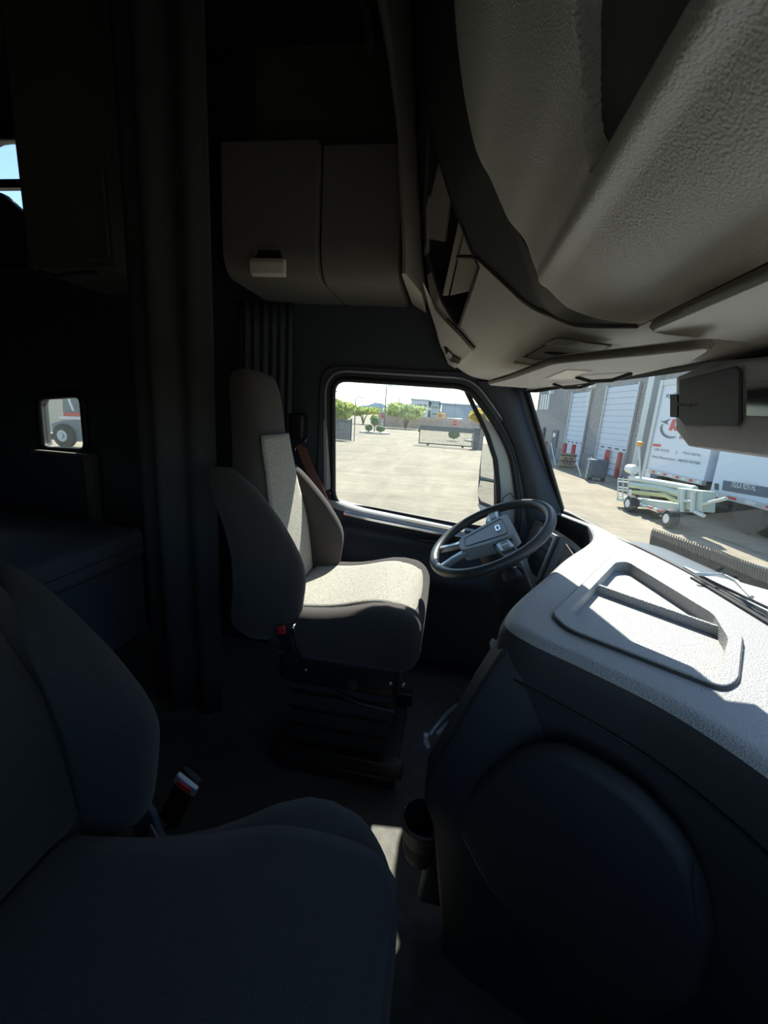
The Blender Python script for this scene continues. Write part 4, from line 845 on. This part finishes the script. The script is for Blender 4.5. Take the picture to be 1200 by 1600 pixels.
# office and warehouse beyond the wall
def blk(nm, lab, px, y, dpt, wallm, cells, roofs):
    p0, p1 = at(px[0], px[1], y=y), at(px[2], px[1], y=y); z1 = p0[2]
    t = thing(nm, lab, 'building', ((p0[0] + p1[0]) / 2, y, GZ)); x0, x1 = sorted((p0[0], p1[0]))
    MB().bb(x0, x1, y, y + dpt, GZ, z1).build('outer_wall', wallm, t)
    MB().bb(x0 - .3, x1 + .3, y - .4, y + dpt, z1, z1 + .4).build('roof_edge', roofs, t)
    for c in cells:
        a, b = at(c[0], c[1], y=y), at(c[2], c[3], y=y); w_ = MB().bb(a[0], b[0], y - .12, y + .02, a[2], b[2]).build('window', E_WHT, t)
        MB().bb(a[0] + .15, b[0] - .15, y - .16, y - .11, a[2] - .15, b[2] + .15).build('pane', E_GLS, w_)
    return t
blk('office_building', 'pale two-storey office with dark strip windows beyond the wall', (643, 625, 670), 130, 25, E_WHT, [(646, 631, 650, 640), (651, 630.5, 661, 640), (662, 631, 667, 640)], E_BLUE)
blk('office_wing', 'blue-grey lower wing joined to the pale office', (674.2, 628, 686.2), 131, 22, E_BLUE, [(674, 633, 686, 640), (674, 644, 686, 650)], E_BLUE)
blk('warehouse', 'long grey-blue windowless warehouse beyond the wall', (690.4, 631.5, 790), 134, 40, E_BLUE, [], E_BLUE)
blk('far_building', 'blue building seen past the corner of the block wall', (800, 640, 850), 140, 30, E_BLUE, [], E_WHT)
# orange machine and white van behind the wall
om = thing('construction_machine', 'small orange machine showing above the pinkish wall', 'machine', (float(at(690, 655, y=95)[0]), 95, GZ))
a, b = at(683, 645, y=95), at(695, 657, y=95)
MB().bb(a[0], b[0], 94, 96.5, GZ + .9, a[2]).build('machine_body', E_ORNG, om, bevel=.1); MB().bb(a[0] + .3, a[0] + 1.1, 93.97, 94.2, a[2] - .9, a[2] - .3).build('cab_window', E_GLS, om)
for k in (0, 1): MB().lathe([(0, -.3), (.75, -.3), (.8, 0), (.75, .3), (0, .3)], 16, (lerp(a[0] + .4, b[0] - .4, k), 94.6, GZ + .8), (0, 1, 0)).build('wheel', E_TYRE, om, smooth=50)
wv = thing('white_van', 'white vehicle roof behind the wall beside the orange machine', 'van', (float(at(709, 655, y=96)[0]), 96, GZ))
a, b = at(698, 652.5, y=96), at(722, 660, y=96)
MB().bb(a[0], b[0], 95, 97, GZ + .5, a[2]).build('van_body', M_WHITE, wv, bevel=.15); MB().bb(a[0] + .3, b[0] - .3, 94.96, 95.2, a[2] - .7, a[2] - .25).build('van_window', E_GLS, wv)
for k in (0, 1): MB().lathe([(0, -.1), (.36, -.1), (.38, 0), (.36, .1), (0, .1)], 14, (lerp(a[0] + .6, b[0] - .6, k), 95, GZ + .38), (0, 1, 0)).build('wheel', E_TYRE, wv, smooth=50)

# signs
def sign(nm, lab, u, v, y, r, nside, m, txt=None, post=True):
    p = Vector(at(u, v, y=y)); t = thing(nm, lab, 'sign', (p.x, y, GZ))
    MB().tube([(p.x, y + .06, GZ), (p.x, y + .06, p.z + r * .5)], .04, 6).build('sign_post', E_POLE, t)
    ph = math.pi / nside if nside != 4 else math.pi / 4
    poly = [(p.x + r * math.cos(ph + 2 * math.pi * k / nside), p.z + r * math.sin(ph + 2 * math.pi * k / nside)) for k in range(nside)]
    MB().plate([(p.x + (x - p.x) * 1.1, p.z + (z - p.z) * 1.1) for x, z in poly], [], lambda x, z: (x, y, z), (0, .02, 0)).build('sign_border', M_WHITE, t)
    MB().plate(poly, [], lambda x, z: (x, y - .015, z), (0, .012, 0)).build('sign_face', m, t)
    if txt: text_mesh(txt, (p.x, y - .02, p.z - r * .26), (1, 0, 0), (0, 0, 1), r * .75, M_WHITE, 'lettering', t, align='CENTER', width=r * 1.5)
    return t
sign('stop_sign', 'red octagonal stop sign behind the rolling gate', 711, 661, 62, .42, 8, E_STOP, 'STOP')
sign('stop_sign', 'red octagonal sign at the left end of the pinkish wall', 598.5, 648.5, 83, .5, 8, E_STOP, 'STOP')
sn = thing('notice_board', 'white notice board with blue print below the far red sign', 'sign', (float(at(598, 661, y=82)[0]), 82, GZ))
a, b = at(595.5, 656, y=82), at(601, 664, y=82); MB().bb(a[0], b[0], 82, 82.05, b[2], a[2]).build('board', M_WHITE, sn); MB().bb(a[0] + .12, b[0] - .12, 81.98, 82, b[2] + .3, a[2] - .15).build('print', E_BLUE, sn)
for x in (a[0] + .05, b[0] - .05): MB().tube([(x, 82.08, GZ), (x, 82.08, a[2])], .04, 6).build('board_leg', E_POLE, sn)

# planter islands with clipped bushes
def bush(nm, lab, u, v, y, rx, rz, stem=0, seed=1):
    p = Vector(at(u, v, y=y)); t = thing(nm, lab, 'bush', (p.x, y, GZ), 'clipped bushes on the islands'); rd = random.Random(seed); mb = MB()
    bm = bmesh.new(); bmesh.ops.create_icosphere(bm, subdivisions=3, radius=1)
    for q in bm.verts: q.co *= 1 + .12 * noise.noise(q.co * 3 + Vector((seed, 0, 0)))
    bm.verts.index_update(); zc = max(p.z, GZ + .19 + rz * 1.12 + stem); mb.add([(p.x + q.co.x * rx, y + q.co.y * rx, zc + q.co.z * rz) for q in bm.verts], [tuple(x.index for x in f.verts) for f in bm.faces]); bm.free()
    mb.build('bush_crown', E_BUSH, t, smooth=60)
    MB().tube([(p.x, y, GZ + .185), (p.x, y, zc)], .07, 6).build('bush_stem', E_BARK, t)
YI = G(585, 677)[1]
def island(lab, u0, u1, y, ry):
    p, q = at(u0, 680, y=y), at(u1, 680, y=y); cx, rx = (p[0] + q[0]) / 2, abs(q[0] - p[0]) / 2
    o = MB().lathe([(0, 0), (1, 0), (1, .16), (.9, .18), (0, .18)], 28).build('planter_island', E_CONC); o.scale = (rx, ry, 1); o.location = (cx, y, GZ); tag(o, lab, 'kerb island'); return cx
island('oval concrete kerb island with three clipped bushes by the driveway', 562, 610, YI, 2.2); island('oval kerb island seen through the gate bars', 726, 770, 52, 2)
bush('clipped_bush', 'ball-shaped clipped bush on a stem on the kerb island', 585.5, 663.5, YI, .55, .55, 0.7, 1); bush('clipped_bush', 'low round bush on the rear side of the stemmed ball bush', 576, 671, YI - .4, .48, .42, 0, 2); bush('clipped_bush', 'low wide bush on the gate side of the stemmed ball bush', 594.5, 672, YI - .3, .60, .40, 0, 3)
bush('clipped_bush', 'dark round bush seen through the gate bars', 709, 681, 50, .68, .5, 0, 4)

# dark slatted fence panel at the left of the window
fb = G(534, 688); fy = fb[1]
ft = thing('slatted_fence', 'dark grey slatted fence panel beyond the yard, left of the kerb island', 'fence', (fb[0] - 2, fy, GZ))
fx1 = float(at(548, 680, y=fy)[0]); zt = Zat(535, 655, fy); mb = MB(); x = fx1 - 7
while x < fx1: mb.bb(x, x + .13, fy, fy + .04, GZ + .05, zt + .03 * math.sin(x * 9)); x += .15
o = mb.build('fence_slats', E_FENCE, ft); o['kind'] = 'stuff'
for x in (fx1, fx1 - 2.4, fx1 - 4.8): MB().tube([(x, fy + .08, GZ), (x, fy + .08, zt + .1)], .06, 8).build('fence_post', E_IRON, ft, smooth=60)
MB().bb(fx1 - 7, fx1, fy + .04, fy + .08, zt - .25, zt - .15).build('fence_rail', E_IRON, ft)
px_ = float(at(553.5, 680, y=fy)[0]); o = MB().tube([(px_, fy, GZ), (px_, fy, zt)], .04, 8).build('gate_post', E_POLE, smooth=60); tag(o, 'thin steel post standing beside the dark slatted fence', 'post')
# rolling gate
ga = G(655, 697); gb_ = G(740, 700); gy = (ga[1] + gb_[1]) / 2; gx0, gx1 = float(at(654, 690, y=gy)[0]), float(at(738, 690, y=gy)[0]); zt = Zat(690, 666.5, gy)
gt = thing('rolling_gate', 'open dark steel rolling gate standing across the yard', 'gate', ((gx0 + gx1) / 2, gy, GZ))
MB().bb(gx0, gx1, gy - .03, gy + .03, zt - .42, zt).build('top_panel', E_FENCE, gt); MB().bb(gx0, gx1, gy - .04, gy + .04, GZ + .14, GZ + .24).build('bottom_rail', E_IRON, gt)
for x in (gx0, gx1 - .06): MB().bb(x, x + .06, gy - .04, gy + .04, GZ + .14, zt).build('end_post', E_IRON, gt)
mb = MB(); x = gx0 + .06
while x < gx1 - .06: mb.bb(x, x + .03, gy - .015, gy + .015, GZ + .2, zt - .4); x += .115
o = mb.build('gate_pickets', E_IRON, gt); o['kind'] = 'stuff'
for x in (gx0 + .85, gx1 - .8): MB().lathe([(0, -.04), (.1, -.04), (.11, 0), (.1, .04), (0, .04)], 14, (x, gy, GZ + .11), (0, 1, 0)).build('gate_wheel', E_TYRE, gt, smooth=50)
MB().bb(gx0 - .12, gx0, gy - .06, gy + .06, zt - .6, zt - .35).build('gate_latch', E_IRON, gt)
q = at(744, 690, y=gy); o = MB().bb(q[0] - .3, q[0] + .25, gy - .2, gy + .2, GZ, zt + .1).build('gate_motor_post', E_FENCE, bevel=.02); tag(o, 'dark post block at the closed end of the rolling gate', 'post')
q = at(752, 690, y=gy); o = MB().bb(q[0] - .35, q[0] + .5, gy + .5, gy + .6, GZ, zt - .05).build('gate_end_panel', E_CONC); tag(o, 'pale panel standing behind the gate post block', 'panel')

# ------------------------------------------------------------------ workshop building on the right
dB = Vector(ray(624, 647)); dB.z = 0; dB.normalize(); nB = Vector((-dB.y, dB.x, 0)); nB = nB if nB.x < 0 else -nB
PB = G(907, 729)
def wp_(u, v, off=0): return Vector(atp(u, v, PB + nB * off, nB))
HB = 8.6
far = wp_(836, 660); tf = (far - PB).dot(dB)
wb = thing('workshop_building', 'grey block workshop with tall roller doors across the yard', 'building', PB)
def wbox(t0, t1, o0, o1, z0, z1, m, nm, parent=wb, bevel=0):
    c = PB + dB * ((t0 + t1) / 2) + nB * ((o0 + o1) / 2); c.z = (z0 + z1) / 2
    return MB().box(c, (abs(t1 - t0), abs(o1 - o0), abs(z1 - z0)), Matrix.Rotation(math.atan2(dB.y, dB.x), 3, 'Z')).build(nm, m, parent, bevel=bevel)
def tt(u, v): return (wp_(u, v) - PB).dot(dB)
wbox(tf, -34, -14, 0, GZ, GZ + HB, E_CMU, 'block_wall')
wbox(tf, -34, 0, .06, GZ, GZ + .9, mat('grey_base_band', (.25, .25, .25), .9), 'base_band')
for (uL, vL, uR, vR, vtop, utop) in ((884, 700, 911, 700, 615, 897), (936, 700, 983, 700, 603, 975)):
    t0, t1 = tt(uL, vL), tt(uR, vR); z1 = wp_(utop, vtop).z
    rd_ = wbox(t0, t1, -.05, .03, GZ, z1, E_DOOR, 'roller_door')
    nsl = 15
    for k in range(nsl):
        za, zb = lerp(GZ, z1, k / nsl), lerp(GZ, z1, (k + 1) / nsl); wbox(t0, t1, .03, .075, za + .03, zb - .01, E_DOOR, 'slat', rd_)
    for k in range(4): wbox(lerp(t0, t1, .12 + .25 * k), lerp(t0, t1, .24 + .25 * k), .075, .10, lerp(GZ, z1, .30), lerp(GZ, z1, .315), E_INK, 'vent_slot', rd_)
    for s_, e_ in ((t0, t0 + .1), (t1 - .1, t1)): wbox(s_, e_, .03, .16, GZ, z1 + .1, E_TRIM, 'door_track')
for k in range(4):
    u = 846.5 + k * 3.6; t0 = tt(u, 630); wbox(t0, t0 - .22, .0, .12, wp_(u, 640).z, wp_(u, 617).z, M_WHITE, 'vent_louver')
for u, v, nm in ((866, 611, 'wall_lamp'), (911, 603, 'wall_lamp'), (931, 600, 'wall_lamp')):
    t0 = tt(u, v); z = wp_(u, v).z; wbox(t0 + .2, t0 - .2, 0, .35, z - .25, z + .1, M_WHITE, nm, bevel=.03)
t0 = tt(863, 690); wbox(t0, t0 - 1.1, .0, .1, GZ, wp_(863, 672).z, E_FENCE, 'side_door'); wbox(t0 - .3, t0 - .8, .1, .14, wp_(862, 682).z, wp_(862, 676).z, M_WHITE, 'door_notice')
t0 = tt(847, 690); wbox(t0, t0 - .5, .0, .15, GZ + .9, wp_(846, 668).z, E_INK, 'wall_cabinet')
t0 = tt(1003, 700); wbox(t0, t0 - .5, 0, .35, GZ, GZ + HB, E_TRIM, 'downpipe')

# bollards
BOL = [(849, 713, 852, 689, 'red bollard at the far end of the block wall'), (878, 727, 882, 692, 'red bollard on the far side of the tan caged board'), (891, 731, 896.5, 694, 'red bollard on the near side of the tan caged board'), (943, 741, 947, 702, 'red bollard behind the black wheeled bin'), (962, 747, 969, 706, 'red bollard nearest the lift, before the wider roller door')]
for ub, vb, ut, vt, lab in BOL:
    p = G(ub, vb); h = Zat(ut, vt, p.y) - GZ; o = MB().lathe([(0, 0), (.13, 0), (.13, h - .08), (.10, h - .02), (0, h)], 16, p).build('bollard', E_BOLL, smooth=50); tag(o, lab, 'bollard', 'red bollards before the workshop')
p = G(885, 733); bt = thing('pallet_board', 'tan caged board leaning between two red bollards', 'board', p)
MB().bb(p.x - .45, p.x + .45, p.y, p.y + .08, GZ, GZ + .95).build('board_face', E_TAN, bt)
for k in range(3): MB().bb(p.x - .47, p.x + .47, p.y - .04, p.y, GZ + .1 + .35 * k, GZ + .17 + .35 * k).build('board_batten', E_IRON, bt)
text_mesh('82', (p.x - .28, p.y - .045, GZ + .28), (1, 0, 0), (0, 0, 1), .6, E_INK, 'lettering', bt)
p = G(932, 752); bn = thing('wheeled_bin', 'black wheeled bin standing before the block wall', 'bin', p)
MB().rbox(p.x - .42, p.x + .42, p.y, p.y + .7, GZ + .15, GZ + 1.05, .06, 3).build('bin_body', E_FENCE, bn, smooth=50)
MB().tube([(p.x - .5, p.y + .1, GZ + .1), (p.x - .45, p.y + .1, GZ + 1.1), (p.x - .38, p.y + .1, GZ + 1.15)], .03, 6).build('bin_handle', M_SILVER, bn, smooth=60)
for s in (-.3, .3): MB().lathe([(0, -.04), (.1, -.04), (.11, 0), (.1, .04), (0, .04)], 12, (p.x + s, p.y + .1, GZ + .11), (0, 1, 0)).build('bin_wheel', E_TYRE, bn, smooth=50)
for (u0, v0, u1, v1, lab) in ((861, 727, 851, 690, 'thin white pole propped against the wall by the far bollard'), (868, 728, 861, 692, 'thin white pole leaning beside the side door'), (908, 745, 901, 722, 'thin white pole lying towards the bin')):
    a = G(u0, v0); b = Vector(at(u1, v1, y=a.y + .8)); o = MB().tube([a, b], .03, 6).build('leaning_pole', M_WHITE); tag(o, lab, 'pole', 'poles propped by the workshop')

# ------------------------------------------------------------------ box trailers with lettering
OFF = 2.6
def tp_(u, v, off=0): return wp_(u, v, OFF + off)
def tbox(t, uv, off0, off1, m, nm, bevel=0):                      # block whose front face is a pixel outline on the trailer's side plane
    return MB().prism([tp_(u, v, off0) for u, v in uv], nB * (off1 - off0)).build(nm, m, t, bevel=bevel)
def side_text(t, body, u0, v0, u1, v1, hpx, m, nm='lettering'):
    a, b = tp_(u0, v0, .02), tp_(u1, v1, .02); up = tp_(u0, v0 - hpx, .02) - a; return text_mesh(body, a, b - a, (0, 0, 1), up.length * 1.35, m, nm, t, width=(b - a).length)
t1 = thing('box_trailer', 'white box trailer with dark rental lettering and round arrow logo', 'trailer', tp_(1050, 760))
z0, z1 = tp_(1012, 733).z, GZ + 4.1
ta, tb_ = (tp_(1009, 738) - PB).dot(dB), (tp_(1102, 740) - PB).dot(dB)
wbox(ta, tb_, OFF - 2.5, OFF, z0, z1 + .3, E_TRL, 'box_body', t1, .02)
wbox(ta + .18, ta - .02, OFF - .1, OFF + .05, GZ + .5, z1 + .35, E_TRIM, 'corner_post', t1); wbox(ta, tb_, OFF - .1, OFF + .04, z1 + .15, z1 + .35, E_TRIM, 'top_rail', t1); wbox(ta, tb_, OFF - .1, OFF + .04, z0 - .12, z0 + .02, E_TRIM, 'bottom_rail', t1)
for k in range(9): wbox(lerp(ta, tb_, .04 + k * .11), lerp(ta, tb_, .09 + k * .11), OFF + .04, OFF + .05, z0 - .08, z0 - .01, E_LRED if k % 2 else M_WHITE, 'reflector_tape', t1)
wbox(lerp(ta, tb_, .1), lerp(ta, tb_, .95), OFF - 2.2, OFF - .4, GZ + .55, z0 - .1, E_INK, 'chassis', t1)
for k in (.22, .75):
    for o_ in (.25, 2.0):
        c = PB + dB * lerp(ta, tb_, k) + nB * (OFF - o_); c.z = GZ + .5; MB().lathe([(0, -.13), (.46, -.13), (.5, -.06), (.5, .06), (.46, .13), (0, .13)], 20, c, nB).build('wheel', E_TYRE, t1, smooth=50)
wbox(lerp(ta, tb_, .02), lerp(ta, tb_, .13), OFF + .04, OFF + .055, z0 - .42, z0 - .12, M_WHITE, 'plate', t1)
side_text(t1, 'USED TRUCKS', 1022, 703.5, 1044, 706.5, 3.4, E_INK); side_text(t1, '|', 1055, 708, 1055.6, 708.1, 4, E_INK); side_text(t1, 'TRUCK RENTAL', 1066, 709, 1095, 713.5, 3.6, E_INK)
side_text(t1, 'Rental Reservations: 1-800-RY-RYDER', 1018.5, 714.5, 1093, 726, 3.6, E_INK); side_text(t1, 'Ryder', 1039.5, 622, 1062, 618, 6, E_INK); side_text(t1, 'RYDER', 1060, 686, 1092, 690, 5, E_INK)
mb = MB(); c0 = tp_(1053, 669, .02); ex = (tp_(1060, 670, .02) - tp_(1050, 668.5, .02)).normalized()
def lg(u, v): return tp_(u, v, .02)
arc = [(1034.5, 662), (1031.5, 668), (1031.5, 674), (1035, 680), (1041, 684), (1048, 685), (1056, 683)]; arci = [(1035.2, 662.5), (1034, 668), (1034.5, 673), (1037.5, 678), (1042.5, 681), (1049, 682.5), (1055, 682)]
for k in range(len(arc) - 1): mb.prism([lg(*arc[k]), lg(*arc[k + 1]), lg(*arci[k + 1]), lg(*arci[k])], nB * .004)
mb.prism([lg(1031.5, 657.5), lg(1038, 658), lg(1047.5, 654), lg(1041, 660), lg(1044, 663.5), lg(1038, 661)], nB * .004); mb.build('logo_ring', E_FENCE, t1)
MB().prism([lg(1044.5, 672), lg(1051, 655), lg(1056, 655), lg(1053, 664), lg(1058, 673), lg(1053.5, 673), lg(1050.5, 667.5), lg(1048.5, 673)], nB * .004).build('logo_letter', E_LRED, t1)
MB().prism([lg(1020.5, 693.2), lg(1032, 694.4), lg(1031.5, 698), lg(1020, 697)], nB * .004).build('red_print', E_LRED, t1)
tc_ = (wp_(1109, 720, .08) - PB).dot(dB); wbox(tc_ + .4, tc_ - .4, 0, .08, GZ, GZ + HB, E_BRICK, 'brick_column')
t2 = thing('box_trailer', 'white box trailer beside the first, with a lettered dark band low on its side', 'trailer', tp_(1160, 790))
ta, tb_ = (tp_(1116, 740) - PB).dot(dB), (tp_(1116, 740) - PB).dot(dB) - 9.5; z0 = tp_(1112, 768).z
wbox(ta, tb_, OFF - 2.5, OFF, z0, z1, E_TRL, 'box_body', t2, .02); wbox(ta, tb_, OFF - .1, OFF + .04, z0 - .12, z0 + .03, E_TRIM, 'bottom_rail', t2)
for k in range(14): wbox(lerp(ta, tb_, .01 + k * .07), lerp(ta, tb_, .045 + k * .07), OFF + .04, OFF + .05, z0 - .08, z0, E_LRED if k % 2 else M_WHITE, 'reflector_tape', t2)
tbox(t2, [(1131, 750.5), (1260, 771), (1260, 788), (1129, 766)], .0, .02, E_FENCE, 'lettered_band')
a, b = tp_(1141, 760.5, .025), tp_(1180, 767, .025); text_mesh('TRUCK RENTAL', a, b - a, (0, 0, 1), .32, M_WHITE, 'lettering', t2, width=(b - a).length)
wbox(lerp(ta, tb_, .05), lerp(ta, tb_, .95), OFF - 2.2, OFF - .4, GZ + .45, z0 - .1, E_INK, 'chassis', t2)
for k in (.15, .8):
    for o_ in (.25, 2.0):
        c = PB + dB * lerp(ta, tb_, k) + nB * (OFF - o_); c.z = GZ + .5; MB().lathe([(0, -.13), (.46, -.13), (.5, -.06), (.5, .06), (.46, .13), (0, .13)], 20, c, nB).build('wheel', E_TYRE, t2, smooth=50)
tbox(t2, [(1118, 755), (1123, 756), (1122.5, 766), (1117.5, 765)], 0, .03, E_INK, 'side_marker')

# ------------------------------------------------------------------ boom lift parked before the trailers
LP = G(985, 801); LOFF = (LP - PB).dot(nB)
def lp_(u, v, off=0): return wp_(u, v, LOFF + off)
lf_ = thing('boom_lift', 'pale green folded boom lift with cage basket parked before the trailers', 'lift', LP)
def lbar(px, r, m, nm, off=0, n=8): return MB().tube([lp_(u, v, off) for u, v in px], r, n).build(nm, m, lf_, smooth=60)
def lbox(uv, off0, off1, m, nm, bevel=.02): return MB().prism([lp_(u, v, off1) for u, v in uv], nB * (off0 - off1)).build(nm, m, lf_, bevel=bevel)
lbox([(972, 776), (1062, 787), (1060, 800), (974, 789)], -.9, -.2, E_LGREEN, 'chassis')
lbox([(1058, 762), (1098, 767), (1096, 800), (1058, 794)], -.6, -.25, E_LGREEN, 'turret')
for u, v in ((986, 789), (1050, 800)):
    for o_ in (-.05, -1.45):
        c = lp_(u, v, o_); c.z = GZ + .27; wl_ = MB().lathe([(0, -.11), (.23, -.11), (.27, -.05), (.27, .05), (.23, .11), (0, .11)], 20, c, nB).build('wheel', E_TYRE, lf_, smooth=50)
        MB().lathe([(0, 0), (.13, 0), (.13, .13), (0, .14)], 16, c, nB).build('wheel_hub', M_WHITE, wl_, smooth=50)
lbar([(985, 747), (1030, 754), (1086, 764)], .09, E_LIFT, 'boom_arm', -.6); lbar([(985, 757), (1030, 762), (1080, 776)], .11, E_LGREEN, 'boom_arm', -.6); lbar([(990, 769), (1040, 774), (1062, 786)], .07, E_YEL, 'boom_arm', -.5)
lbar([(1084, 768), (1082, 800)], .06, E_LIFT, 'mast_tube', -.2); lbar([(1068, 765), (1066, 800)], .06, E_LIFT, 'mast_tube', -.2); lbar([(1066, 782), (1083, 784)], .045, E_LIFT, 'mast_rung', -.2)
lbar([(1084, 792), (1118, 783), (1135, 779)], .05, E_LIFT, 'outrigger', -.3); lbar([(1086, 800), (1100, 806)], .05, E_LIFT, 'outrigger', -.2)
for v in (752, 765, 779): lbar([(966, v), (982, v + 2)], .022, E_LIFT, 'basket_rail', -.1, 6); lbar([(966, v - 4), (982, v - 2)], .022, E_LIFT, 'basket_rail', -1.1, 6)
for u in (966, 974, 982): lbar([(u, 750), (u - 1, 782)], .022, E_LIFT, 'basket_post', -.1, 6); lbar([(u, 746), (u - 1, 778)], .022, E_LIFT, 'basket_post', -1.1, 6)
lbox([(963, 778), (984, 781), (984, 785), (963, 782)], -1.15, -.05, E_LGREEN, 'basket_floor', .005)
for k in range(6): lbox([(1004 + k * 8.5, 788 + k * 2.6), (1009 + k * 8.5, 789.6 + k * 2.6), (1008.5 + k * 8.5, 792 + k * 2.6), (1003.5 + k * 8.5, 790.6 + k * 2.6)], -.15, -.1, E_LRED if k % 2 else M_WHITE, 'reflector_tape', 0)
lbox([(1000, 786), (1056, 803), (1055, 807), (999, 790)], -.2, -.15, E_LIFT, 'side_bumper', .005)
cn = Vector(wp_(987, 733, LOFF - .7)); MB().lathe([(0, -.22), (.15, -.22), (.17, 0), (.15, .22), (0, .22)], 16, cn, dB).build('hydraulic_tank', M_WHITE, lf_, smooth=50); MB().tube([cn, lp_(990, 748, -.7)], .05, 6).build('tank_stand', E_LIFT, lf_)
MB().lathe([(0, 0), (.10, 0), (.10, .14), (0, .17)], 14, wp_(999, 697, LOFF - .7)).build('beacon', E_ORNG, lf_, smooth=50); MB().tube([wp_(999, 698, LOFF - .7), lp_(1000, 750, -.7)], .035, 6).build('beacon_pole', E_LIFT, lf_)

# ------------------------------------------------------------------ parked truck seen through the small sleeper window
pk = G(100, 699); ky = pk[1]
kt = thing('parked_truck', 'dark grey parked truck with a big wheel outside the sleeper window', 'truck', pk)
def kq(px, off, th, m, nm, bev=.02): return MB().prism([at(u, v, y=ky + off) for u, v in px], (0, th, 0)).build(nm, m, kt, bevel=bev)
MUD = mat('truck_grey', (.16, .18, .19), .5); WALLB = mat('beige_box', (.62, .54, .42), .8)
c = Vector(at(101, 676, y=ky)); c.z = GZ + .56
wk = MB().lathe([(0, -.15), (.46, -.15), (.56, -.10), (.56, .10), (.46, .15), (0, .15)], 26, c, (0, -1, 0)).build('wheel', E_TYRE, kt, smooth=50); MB().lathe([(0, .1), (.30, .1), (.27, .17), (.12, .17), (.10, .22), (0, .22)], 22, c, (0, -1, 0)).build('wheel_hub', M_SILVER, wk, smooth=50)
kq([(80, 662), (100, 656), (170, 657), (172, 690), (118, 690), (112, 668), (92, 667), (82, 676)], .05, .9, MUD, 'fender'); kq([(97, 618), (98, 645), (170, 648), (170, 600), (97, 600)], .3, 2.0, MUD, 'cab_body')
kq([(100, 644), (170, 647), (170, 651), (98, 650)], .2, 2.0, E_LRED, 'red_stripe'); kq([(92, 651), (170, 653), (170, 656), (92, 654)], .15, 1.6, M_WHITE, 'white_step')
MB().tube([at(104, 612, y=ky), at(110, 630, y=ky), at(115, 642, y=ky)], .05, 6).build('grab_rail', M_WHITE, kt)
bw = thing('beige_shed', 'beige shed wall beside the parked truck', 'shed', at(80, 690, y=ky + 3))
MB().prism([at(u, v, y=ky + 3) for u, v in [(20, 675), (20, 590), (97, 590), (98, 675)]], (0, 4, 0)).build('shed_wall', WALLB, bw); MB().prism([at(u, v, y=ky + 2.95) for u, v in [(18, 592), (18, 586), (100, 586), (100, 592)]], (0, 4.1, 0)).build('shed_roof', MUD, bw)
